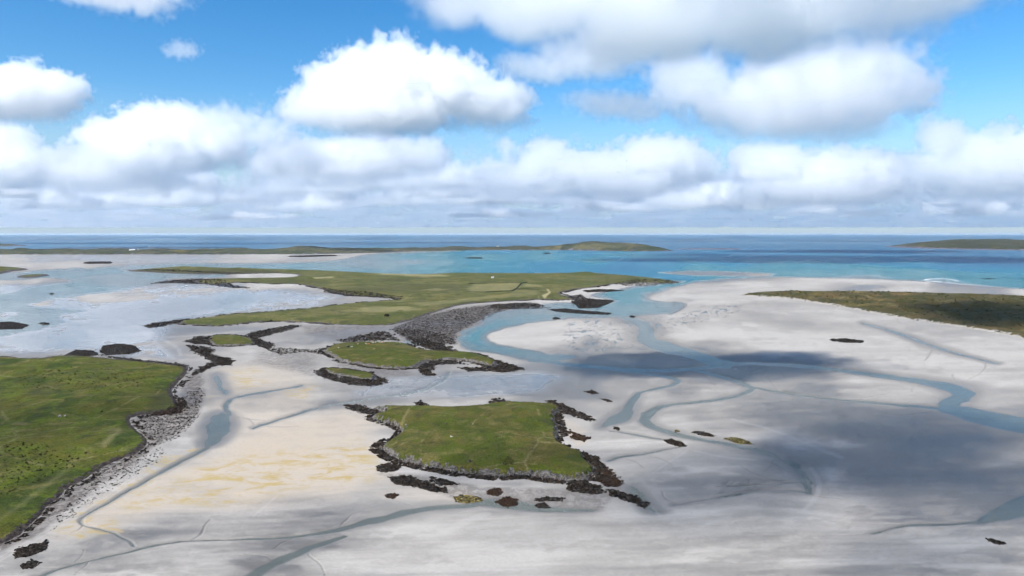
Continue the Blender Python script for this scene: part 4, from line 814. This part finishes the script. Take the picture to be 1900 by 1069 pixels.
import bmesh
def cow_mesh(name, col):
    sk = [((-.95, 0, 1.05), .34), ((-.45, 0, 1.02), .40), ((.15, 0, 1.0), .42), ((.65, 0, 1.08), .36), ((1.0, 0, 1.25), .22), ((1.35, 0, 1.30), .17), ((1.62, 0, 1.12), .11),
          ((-.85, .22, .62), .16), ((-.88, .22, .32), .085), ((-.86, .22, .05), .08), ((-.85, -.22, .62), .16), ((-.88, -.22, .32), .085), ((-.86, -.22, .05), .08),
          ((.62, .20, .60), .14), ((.64, .20, .32), .08), ((.64, .20, .05), .075), ((.62, -.20, .60), .14), ((.64, -.20, .32), .08), ((.64, -.20, .05), .075), ((-1.15, 0, 1.1), .06), ((-1.2, 0, .6), .04)]
    ed = [(0, 1), (1, 2), (2, 3), (3, 4), (4, 5), (5, 6), (0, 7), (7, 8), (8, 9), (0, 10), (10, 11), (11, 12), (3, 13), (13, 14), (14, 15), (3, 16), (16, 17), (17, 18), (0, 19), (19, 20)]
    me = bpy.data.meshes.new(name); me.from_pydata([p for p, r in sk], ed, []); me.update()
    o = bpy.data.objects.new(name, me); sc.collection.objects.link(o)
    s = o.modifiers.new('skin', 'SKIN'); me.skin_vertices.new() if not me.skin_vertices else None
    for i, (p, r) in enumerate(sk): me.skin_vertices[0].data[i].radius = (r, r)
    me.skin_vertices[0].data[1].use_root = True
    o.modifiers.new('sub', 'SUBSURF').levels = 1
    dg = bpy.context.evaluated_depsgraph_get(); nm = bpy.data.meshes.new_from_object(o.evaluated_get(dg))
    bpy.data.objects.remove(o); nm.materials.append(col); nm.name = name
    for p in nm.polygons: p.use_smooth = True
    return nm
COWS = {'brown': cow_mesh('cow', plain('russet hide', (.42, .15, .05), .8)), 'cream': cow_mesh('cow', plain('cream hide', (.40, .31, .21), .8))}
for u, v, c, a, lab in [(684, 646.5, 'brown', .3, 'russet cow among cream cattle on the green island'), (679, 646.3, 'cream', 2.4, 'cream cow touching the left side of the russet cow'), (664, 646.8, 'cream', 1.0, 'cream cow farthest left in the herd'), (692, 644, 'cream', .2, 'cream cow just behind the russet cow'),
                        (697, 643.2, 'cream', 1.9, 'cream cow second behind the russet cow'), (705, 642.6, 'cream', .4, 'left cow of the cream pair in mid herd'), (709, 643, 'cream', 2.8, 'right cow of the cream pair in mid herd'), (689, 639.8, 'cream', .9, 'cream cow nearest the far shore'), (714, 641.4, 'cream', 1.4, 'cream cow right of the mid herd pair'), (743, 640, 'cream', .1, 'cream cow alone at the right end of the herd')]:
    x, y = ground(u, v); z = sample_z(x, y)[0]
    o = bpy.data.objects.new('cow', COWS[c]); o.location = (float(x), float(y), float(z) - .03); o.rotation_euler.z = a
    link(o, label=lab, category='cow', group='cattle grazing on the island')

def house(u, v, w, dpt, h, rz, label, wallc, roofc):
    x, y = ground(u, v); z = float(sample_z(x, y)[0]) - .2
    e = bpy.data.objects.new('cottage', None); e.location = (float(x), float(y), z); e.rotation_euler.z = rz; link(e, label=label, category='house')
    def part(nm, vs_, fs_, m):
        me = bpy.data.meshes.new(nm); me.from_pydata(vs_, [], fs_); me.materials.append(m); me.update(); return link(bpy.data.objects.new(nm, me), e)
    a, b = w / 2, dpt / 2; r = h + b * .8
    part('wall', [(-a, -b, 0), (a, -b, 0), (a, b, 0), (-a, b, 0), (-a, -b, h), (a, -b, h), (a, b, h), (-a, b, h), (-a, 0, r - .1), (a, 0, r - .1)], [(0, 1, 5, 4), (2, 3, 7, 6), (1, 2, 6, 9, 5), (3, 0, 4, 8, 7)], wallc)
    k = .35
    part('roof', [(-a - k, -b - k, h - .25), (a + k, -b - k, h - .25), (a + k, 0, r + .1), (-a - k, 0, r + .1), (-a - k, b + k, h - .25), (a + k, b + k, h - .25), (-a - k, -b - k, h - .45), (a + k, -b - k, h - .45), (a + k, b + k, h - .45), (-a - k, b + k, h - .45)], [(0, 1, 2, 3), (3, 2, 5, 4), (6, 7, 1, 0), (4, 5, 8, 9)], roofc)
    def bx(nm, x0, x1, y0, y1, z0, z1, m):
        part(nm, [(x0, y0, z0), (x1, y0, z0), (x1, y1, z0), (x0, y1, z0), (x0, y0, z1), (x1, y0, z1), (x1, y1, z1), (x0, y1, z1)], [(3, 2, 1, 0), (4, 5, 6, 7), (0, 1, 5, 4), (1, 2, 6, 5), (2, 3, 7, 6), (3, 0, 4, 7)], m)
    bx('door', -.5, .5, -b - .06, -b + .02, 0, h * .75, DARK)
    for wx in (-a * .55, a * .55): bx('window', wx - .5, wx + .5, -b - .05, -b + .02, h * .35, h * .75, DARK)
    bx('chimney', a - 1.2, a - .3, -.4, .4, r - .4, r + 1.0, wallc)
LIME = plain('limewashed wall', (.60, .59, .57), .9, .06, .4); SLATE = plain('grey slate', (.14, .14, .15), .7); DARK = plain('dark glass and timber', (.03, .03, .035), .3); PALEROOF = plain('pale sheet roof', (.38, .38, .39), .5, .1, .4)
house(914, 521, 6, 4, 2.3, .3, 'tiny white cottage alone on the large green island', LIME, PALEROOF)
house(246, 470.2, 34, 10, 5, .05, 'long pale farm building on the far island at left', LIME, PALEROOF)
house(257, 469.4, 12, 9, 6, .4, 'small white house right of the long farm building', LIME, SLATE)
house(923, 462.9, 18, 9, 5, .1, 'white house on the far island beyond the bay', LIME, SLATE)

def wall_line(pts, label, w=1.6, h=1.5):
    """a turf-topped dry stone dyke following the ground"""
    P = curve([(a, b, 1) for a, b in pts], 0); x, y = ground(P[:, 0], P[:, 1]); X = []; 
    for i in range(len(x) - 1):
        k = max(2, int(math.hypot(x[i + 1] - x[i], y[i + 1] - y[i]) / 6))
        for t in np.linspace(0, 1, k, endpoint=(i == len(x) - 2)): X.append((x[i] + (x[i + 1] - x[i]) * t, y[i] + (y[i + 1] - y[i]) * t))
    X = np.array(X); z = sample_z(X[:, 0], X[:, 1]); T = np.gradient(X, axis=0); T /= np.linalg.norm(T, axis=1)[:, None] + 1e-9; Nn = np.column_stack([-T[:, 1], T[:, 0]])
    V = []
    for i in range(len(X)):
        hh = h * rng.uniform(.75, 1.2); ww = w * rng.uniform(.85, 1.2) / 2
        for sx, sz in ((-1, -.4), (-.7, hh), (.7, hh * rng.uniform(.9, 1.1)), (1, -.4)): V.append((*(X[i] + Nn[i] * sx * ww), z[i] + sz))
    Fs = [(4 * i + k, 4 * i + k + 1, 4 * i + k + 5, 4 * i + k + 4) for i in range(len(X) - 1) for k in range(3)]
    V = np.array(V); o0 = V.mean(0); o = make_mesh('field_dyke', V - o0, np.array(Fs)[:, ::-1], [DYKE], None, None, smooth=False); o.location = o0
    link(o, label=label, category='field wall', group='field dykes on the large island')
DYKE = plain('turf and stone dyke', (.045, .050, .022), .95, .5, .4)
wall_line([(866, 546), (900, 547), (950, 544.5), (956, 541), (968, 530)], 'dark dyke round the front of the pale hay field', 3, 1.8)
wall_line([(868, 531), (920, 529.5), (968, 530), (978, 529)], 'dark dyke along the far side of the hay field', 2.5, 1.6)
wall_line([(956, 541), (980, 540), (1000, 541)], 'short dyke right of the hay field corner', 2.5, 1.6)

# ------------------------------------------------------------------ thin sea haze over everything below the clouds
HZ = Mat('sea haze'); hv = HZ.n('ShaderNodeVolumePrincipled', {'Color': (.80, .90, 1.0, 1), 'Density': 1.1e-5, 'Anisotropy': .2}); HZ.t.links.new(hv.outputs[0], HZ.out.inputs['Volume'])
hx, z0, z1 = 170000, -60.0, 150.0
me = bpy.data.meshes.new('haze'); me.from_pydata([(x, y, z) for z in (z0, z1) for x, y in ((-hx, -hx), (hx, -hx), (hx, hx), (-hx, hx))], [], [(3, 2, 1, 0), (4, 5, 6, 7), (0, 1, 5, 4), (1, 2, 6, 5), (2, 3, 7, 6), (3, 0, 4, 7)])
me.materials.append(HZ.m); link(bpy.data.objects.new('haze', me), kind='stuff', label='thin pale haze over the sea and sand')

# ------------------------------------------------------------------ clouds: real fog volumes, whose shadows fall on sea and sand
CM = Mat('cloud'); pv = CM.n('ShaderNodeVolumePrincipled', {'Color': (.995, .995, .995, 1), 'Density': 1.0, 'Anisotropy': .5}); CM.t.links.new(pv.outputs[0], CM.out.inputs['Volume'])
class Field:
    def __init__(s, name, org):
        s.g = bpy.data.node_groups.new(name, 'GeometryNodeTree')
        s.g.interface.new_socket('Geometry', in_out='INPUT', socket_type='NodeSocketGeometry'); s.g.interface.new_socket('Geometry', in_out='OUTPUT', socket_type='NodeSocketGeometry')
        s.N = s.g.nodes; s.L = s.g.links; s.pos = s.N.new('GeometryNodeInputPosition').outputs[0]; s.org = org
    def M(s, op, x, y=None, z=None, clamp=False):
        q = s.N.new('ShaderNodeMath'); q.operation = op; q.use_clamp = clamp
        for i, v in enumerate((x, y, z)):
            if v is None: continue
            if isinstance(v, (int, float)): q.inputs[i].default_value = v
            else: s.L.new(v, q.inputs[i])
        return q.outputs[0]
    def V(s, op, x, y=None, sc_=None):
        q = s.N.new('ShaderNodeVectorMath'); q.operation = op
        for i, v in enumerate((x, y)):
            if v is None: continue
            if isinstance(v, (tuple, Vector)): q.inputs[i].default_value = v
            else: s.L.new(v, q.inputs[i])
        if sc_ is not None: q.inputs['Scale'].default_value = sc_
        return q.outputs['Value'] if op == 'LENGTH' else q.outputs[0]
    def noise(s, vec, scale, detail=4, rough=.5, out=0):
        q = s.N.new('ShaderNodeTexNoise'); s.L.new(vec, q.inputs['Vector']); q.inputs['Scale'].default_value = scale; q.inputs['Detail'].default_value = detail; q.inputs['Roughness'].default_value = rough
        return q.outputs[out]
    def vor(s, vec, scale, detail=3, rough=.5):
        q = s.N.new('ShaderNodeTexVoronoi'); q.feature = 'F1'; q.normalize = True; s.L.new(vec, q.inputs['Vector']); q.inputs['Scale'].default_value = scale; q.inputs['Detail'].default_value = detail; q.inputs['Roughness'].default_value = rough
        return q.outputs['Distance']
    def billow(s, vec, scale, octaves=4, gain=.6):
        """rounded puffs with creases between them"""
        t = None; a = 1.0; n = 0.0
        for i in range(octaves):
            q = s.M('MULTIPLY', s.M('ABSOLUTE', s.M('SUBTRACT', s.noise(vec, scale * 2.07 ** i, 0), .5)), 2 * a); n += a; a *= gain
            t = q if t is None else s.M('ADD', t, q)
        return s.M('MULTIPLY', t, 1 / n)
    def step(s, x, a, b):
        q = s.N.new('ShaderNodeMapRange'); q.interpolation_type = 'SMOOTHSTEP'; s.L.new(x, q.inputs[0]); q.inputs[1].default_value = a; q.inputs[2].default_value = b; return q.outputs[0]
    def z(s):
        q = s.N.new('ShaderNodeSeparateXYZ'); s.L.new(s.pos, q.inputs[0]); return q.outputs[2]
    def finish(s, name, dens, lo, hi, vox, **props):
        vc = s.N.new('GeometryNodeVolumeCube'); sm = s.N.new('GeometryNodeSetMaterial'); sm.inputs['Material'].default_value = CM.m; go = s.N.new('NodeGroupOutput')
        s.L.new(dens, vc.inputs['Density']); s.L.new(vc.outputs[0], sm.inputs[0]); s.L.new(sm.outputs[0], go.inputs[0])
        vc.inputs['Min'].default_value = lo; vc.inputs['Max'].default_value = hi
        vox = vox if isinstance(vox, tuple) else (vox,) * 3
        for i, ax in enumerate('XYZ'): vc.inputs['Resolution ' + ax].default_value = max(8, int((hi[i] - lo[i]) / vox[i]))
        o = bpy.data.objects.new(name, bpy.data.volumes.new(name)); o.location = s.org; o.modifiers.new('fog', 'NODES').node_group = s.g
        return link(o, **props)
def cloud(label, D, vox, dens, blobs, base=None, seed=0, puff=.75, ragged=1.1, soft=9.0, cut=.08, fine=1.0, basew=.5, name='cloud', flat=None):
    """blobs: (u, v, radius across, radius up [, depth offset, depth ratio]) in photo pixels at ground distance D"""
    k = D / F; pts = []
    for b in blobs:
        rx, ry = b[2], b[3]; do = b[4] if len(b) > 4 else 0; dr = b[5] if len(b) > 5 else .9
        c = sky_at(b[0], b[1], D); c.y += do * rx * k; pts.append((c, Vector((rx * k, rx * k * dr, ry * k))))
    return cloud_world(label, pts, sky_at(950, base, D).z if base is not None else None, vox, dens, seed, puff, ragged, soft, cut, fine, basew, name)
def cloud_world(label, pts, basez, vox, dens, seed=0, puff=.75, ragged=1.1, soft=9.0, cut=.08, fine=1.0, basew=.28, name='cloud'):
    lo = Vector([min(c[i] - r[i] * 1.3 for c, r in pts) for i in range(3)]); hi = Vector([max(c[i] + r[i] * 1.3 for c, r in pts) for i in range(3)])
    if basez is not None: lo.z = max(lo.z, basez - 60)
    org = Vector(((lo.x + hi.x) / 2, (lo.y + hi.y) / 2, lo.z)); f = Field(name, org); M, V = f.M, f.V
    R = sum((r.x * r.z) ** .5 for c, r in pts) / len(pts)
    acc = None
    for c, r in pts:
        q = M('SUBTRACT', 1.0, V('LENGTH', V('DIVIDE', V('SUBTRACT', f.pos, c - org), r)))
        acc = q if acc is None else M('SMOOTH_MAX', acc, q, .12)
    sp = V('ADD', f.pos, Vector((seed * 5173.0, seed * 911.0, seed * 377.0)))
    wp = V('ADD', sp, V('SCALE', V('SUBTRACT', f.noise(sp, 2.0 / R, 1, .5, 1), (.5, .5, .5)), None, R * .5))
    n1 = M('MULTIPLY', M('SUBTRACT', f.noise(wp, 1.5 / R * fine, 6, .62), .5), ragged * 1.25)
    v1 = M('MULTIPLY', M('SUBTRACT', f.billow(wp, 1.9 / R * fine, 5, .62), .22), puff * 1.9)
    d = M('MULTIPLY', M('SUBTRACT', M('ADD', M('ADD', acc, n1), v1), cut), soft, clamp=True)
    if basez is not None:
        d = M('MULTIPLY', d, f.step(M('ADD', f.z(), M('MULTIPLY', n1, R * .3)), basez - org.z, basez - org.z + (hi.z - basez) * basew))
    d = M('MULTIPLY', d, dens * 1.05)
    return f.finish(name, d, lo - org, hi - org, vox * .62, label=label, category='cloud')

cloud('big bright cumulus with domed top left of the picture centre', 5200, 22, .014, [(735, 150, 105, 75), (650, 172, 95, 65), (830, 165, 90, 65), (590, 200, 75, 48), (915, 195, 80, 52), (700, 218, 150, 40), (740, 108, 45, 34), (670, 125, 45, 36), (800, 132, 50, 36)], 272, 1)
cloud('rounded cumulus at the left edge', 5200, 22, .014, [(40, 172, 95, 52), (-60, 180, 110, 60), (118, 168, 42, 38), (60, 205, 60, 30), (-150, 190, 90, 60)], 240, 2)
cloud('white cumulus left of the big cloud, lower down', 7600, 32, .0075, [(300, 250, 105, 55), (215, 262, 75, 46), (330, 222, 60, 30), (270, 300, 150, 34), (400, 280, 70, 40)], 335, 3)
cloud('thin torn cloud between the lower cumulus and the big one', 7400, 32, .0045, [(430, 240, 70, 45), (500, 255, 60, 45), (400, 220, 45, 26), (540, 290, 70, 40)], None, 4, 1.0, 1.7, 3.0)
cloud('grey white cloud beneath the big cumulus', 8600, 36, .0055, [(700, 290, 110, 42), (600, 295, 95, 40), (790, 292, 48, 42), (520, 310, 80, 34), (650, 320, 120, 28)], 348, 5)
cloud('bulging low cloud at the left edge above the bay', 8000, 34, .0052, [(0, 260, 70, 40), (60, 310, 95, 45), (180, 330, 110, 36), (-80, 300, 110, 60), (280, 340, 90, 26)], 372, 6)
cloud('large grey cloud base across the top right', 2500, 30, .010, [(1330, -110, 430, 170, 0, .7), (1050, -15, 230, 80), (1660, -70, 320, 125), (850, 12, 100, 42), (1200, 60, 220, 60), (1440, 50, 220, 60), (980, 40, 120, 34)], None, 7, .6, 1.2, 2.2, .12, .9)
cloud('soft white arm of cloud below the grey base', 3200, 22, .008, [(1100, 105, 120, 38), (1010, 125, 85, 28), (1180, 80, 90, 40), (960, 120, 50, 26)], None, 8, .7, 1.3, 2.6)
cloud('small soft cloud left of the large right cumulus', 3500, 24, .007, [(1140, 195, 85, 26), (1190, 205, 55, 28), (1090, 185, 50, 20)], None, 9, .7, 1.3, 2.6)
cloud('large billowing cumulus high on the right', 4000, 18, .009, [(1500, 180, 200, 85), (1620, 140, 100, 66), (1360, 195, 105, 56), (1450, 225, 150, 48), (1690, 165, 55, 60), (1550, 110, 80, 40), (1560, 240, 110, 40), (1280, 150, 90, 70)], 285, 10, .8, 1.1, 3.2)
cloud('row of heaped clouds right of centre above the horizon', 10000, 42, .0052, [(1010, 295, 55, 42), (1100, 318, 105, 42), (1220, 292, 95, 42), (950, 340, 75, 34), (1150, 350, 130, 30), (1280, 310, 60, 40)], 378, 11)
cloud('heaped grey cloud under the large right cumulus', 10500, 44, .0052, [(1430, 305, 80, 42), (1550, 325, 110, 50), (1640, 330, 65, 48), (1390, 290, 45, 30), (1500, 360, 150, 32)], 395, 12)
cloud('towering clouds at the right edge', 8600, 36, .0055, [(1745, 255, 48, 42), (1800, 285, 70, 46), (1890, 290, 90, 56), (1810, 335, 120, 42), (1960, 300, 100, 60), (1740, 320, 70, 40)], 390, 13)
cloud('wisp of cloud alone high on the left', 5000, 20, .006, [(338, 93, 34, 17), (320, 95, 20, 12)], None, 14, 1.0, 1.6, 3.0)
cloud('cloud edge poking in at the top left', 3600, 22, .008, [(235, -15, 110, 34), (160, -20, 90, 22), (290, -10, 50, 20)], None, 15, .8, 1.4, 3.0)
cloud('small heaped cloud low in the gap right of centre', 12500, 48, .007, [(1330, 360, 60, 26), (1270, 372, 70, 22), (1400, 380, 70, 18)], 398, 16)
def heap(label, u0, u1, vb, hgt, D, seed, dens=.0062):
    r = random.Random(seed); n = max(6, int((u1 - u0) / 19)); bl = []
    for i in range(n):
        t = (i + .5) / n; e = 1 - abs(2 * t - 1) ** 2 * .6; h = hgt * e * r.uniform(.35, 1.05); w = (u1 - u0) / n * r.uniform(.7, 1.2)
        bl.append((u0 + (u1 - u0) * t + r.uniform(-6, 6), vb - h * .55, w, h * .62, r.uniform(-.5, .5), 1.0))
    cloud(label, D, D / F * 5.2, dens, bl, vb + 2, seed, .9, 1.5, 8.0, .06, 1.0, .45)
heap('small heaped cloud low over the left edge of the far island', 20, 190, 392, 40, 13500, 61)
heap('lumpy low cloud above the long farm building', 210, 420, 386, 42, 13000, 62)
heap('lumpy low cloud under the big domed cumulus, left one', 470, 640, 394, 36, 14500, 63)
heap('lumpy low cloud under the big domed cumulus, right one', 690, 860, 384, 40, 13500, 64)
heap('low cloud heap above the far island hill', 1040, 1230, 396, 30, 15000, 65)
heap('low cloud heap left of the dark hill island', 1440, 1640, 402, 28, 16000, 66)
heap('low cloud heap above the dark hill island', 1700, 1910, 404, 34, 15500, 67)
heap('narrow low cloud streak over the sea in the middle', 840, 1010, 404, 18, 18000, 68)
heap('narrow low cloud streak over the sea left of the middle', 330, 560, 408, 16, 19000, 69)
# the far bank of cloud, one mass
def bank(name, label, D0, D1, half, z0, z1, vox, dens, cover, seed, scale):
    org = Vector((0, (D0 + D1) / 2, z0)); f = Field(name, org); M, V = f.M, f.V; hy = (D1 - D0) / 2; ht = z1 - z0
    sp = V('ADD', f.pos, Vector((seed * 7919.0, seed * 104729.0, seed * 13.0))); flat = V('MULTIPLY', sp, (1, 1, 0))
    n2 = f.noise(flat, 1 / scale, 5, .55); top = M('MULTIPLY', M('SUBTRACT', n2, 1 - cover), 3.2)
    n3 = M('MULTIPLY', M('SUBTRACT', f.noise(sp, 3.2 / scale, 6, .6), .5), 1.0); v3 = M('MULTIPLY', M('SUBTRACT', f.billow(sp, 3.4 / scale, 4, .6), .22), 1.2)
    zz = M('DIVIDE', f.z(), ht)
    d = M('SUBTRACT', M('ADD', M('ADD', top, n3), v3), zz)
    d = M('MULTIPLY', d, 4.0, clamp=True); d = M('MULTIPLY', d, f.step(zz, 0.0, .14)); d = M('MULTIPLY', d, f.step(zz, 1.0, .85)); d = M('MULTIPLY', d, dens)
    return f.finish(name, d, Vector((-half, -hy, 0)), Vector((half, hy, ht)), vox, kind='stuff', label=label, category='clouds')
bank('cloud_bank', 'long bank of white heaped clouds above the horizon', 13000, 24000, 17000, 1000, 2300, (110, 110, 45), .0050, .545, 1, 1900)
bank('cloud_bank', 'faint flat clouds low over the sea horizon', 26000, 110000, 80000, 1100, 2000, (460, 460, 70), .0024, .52, 2, 3400)

# clouds overhead to the left, out of the picture: they lay the dark patches on the sand
def shade(label, gu, gv, ru, rv, seed, alt=620, dens=.030, thick=50, ragged=1.7):
    x, y = ground(gu, gv); m = float(mpp_at(gv)); K = 1 / math.sin(math.atan((gv - 534.5) / F) - PITCH)
    c = Vector((float(x), float(y), 0)) + SD * (alt / SD.z); rx, ry = ru * m, rv * m * K
    cloud_world(label, [(c, Vector((rx, ry, thick))), (c + Vector((rx * .45, ry * .3, 10)), Vector((rx * .6, ry * .6, thick * .8))), (c + Vector((-rx * .45, -ry * .25, 5)), Vector((rx * .55, ry * .65, thick * .8)))], None, max(9, rx / 14), dens, seed, .5, ragged, 2.0, .05, 1.0)
shade('scrap of cloud overhead shading the sand right of the cattle island', 1320, 678, 290, 27, 31, dens=.05)
shade('cloud overhead shading the wet sand at the right', 1660, 835, 340, 105, 32, dens=.017, ragged=1.1)
shade('cloud overhead shading the dune headland', 1840, 590, 150, 28, 33, dens=.022, ragged=1.2)
shade('thin cloud overhead shading the sand at the bottom right', 1330, 900, 260, 80, 34, dens=.010, ragged=1.1)
shade('thin cloud overhead shading the bottom right corner', 1720, 1030, 240, 60, 37, dens=.009, ragged=1.1)
shade('thin cloud overhead shading the front of the near island', 950, 870, 170, 26, 35, dens=.010)
shade('thin cloud overhead shading the left pasture', 60, 790, 190, 90, 36, dens=.006)
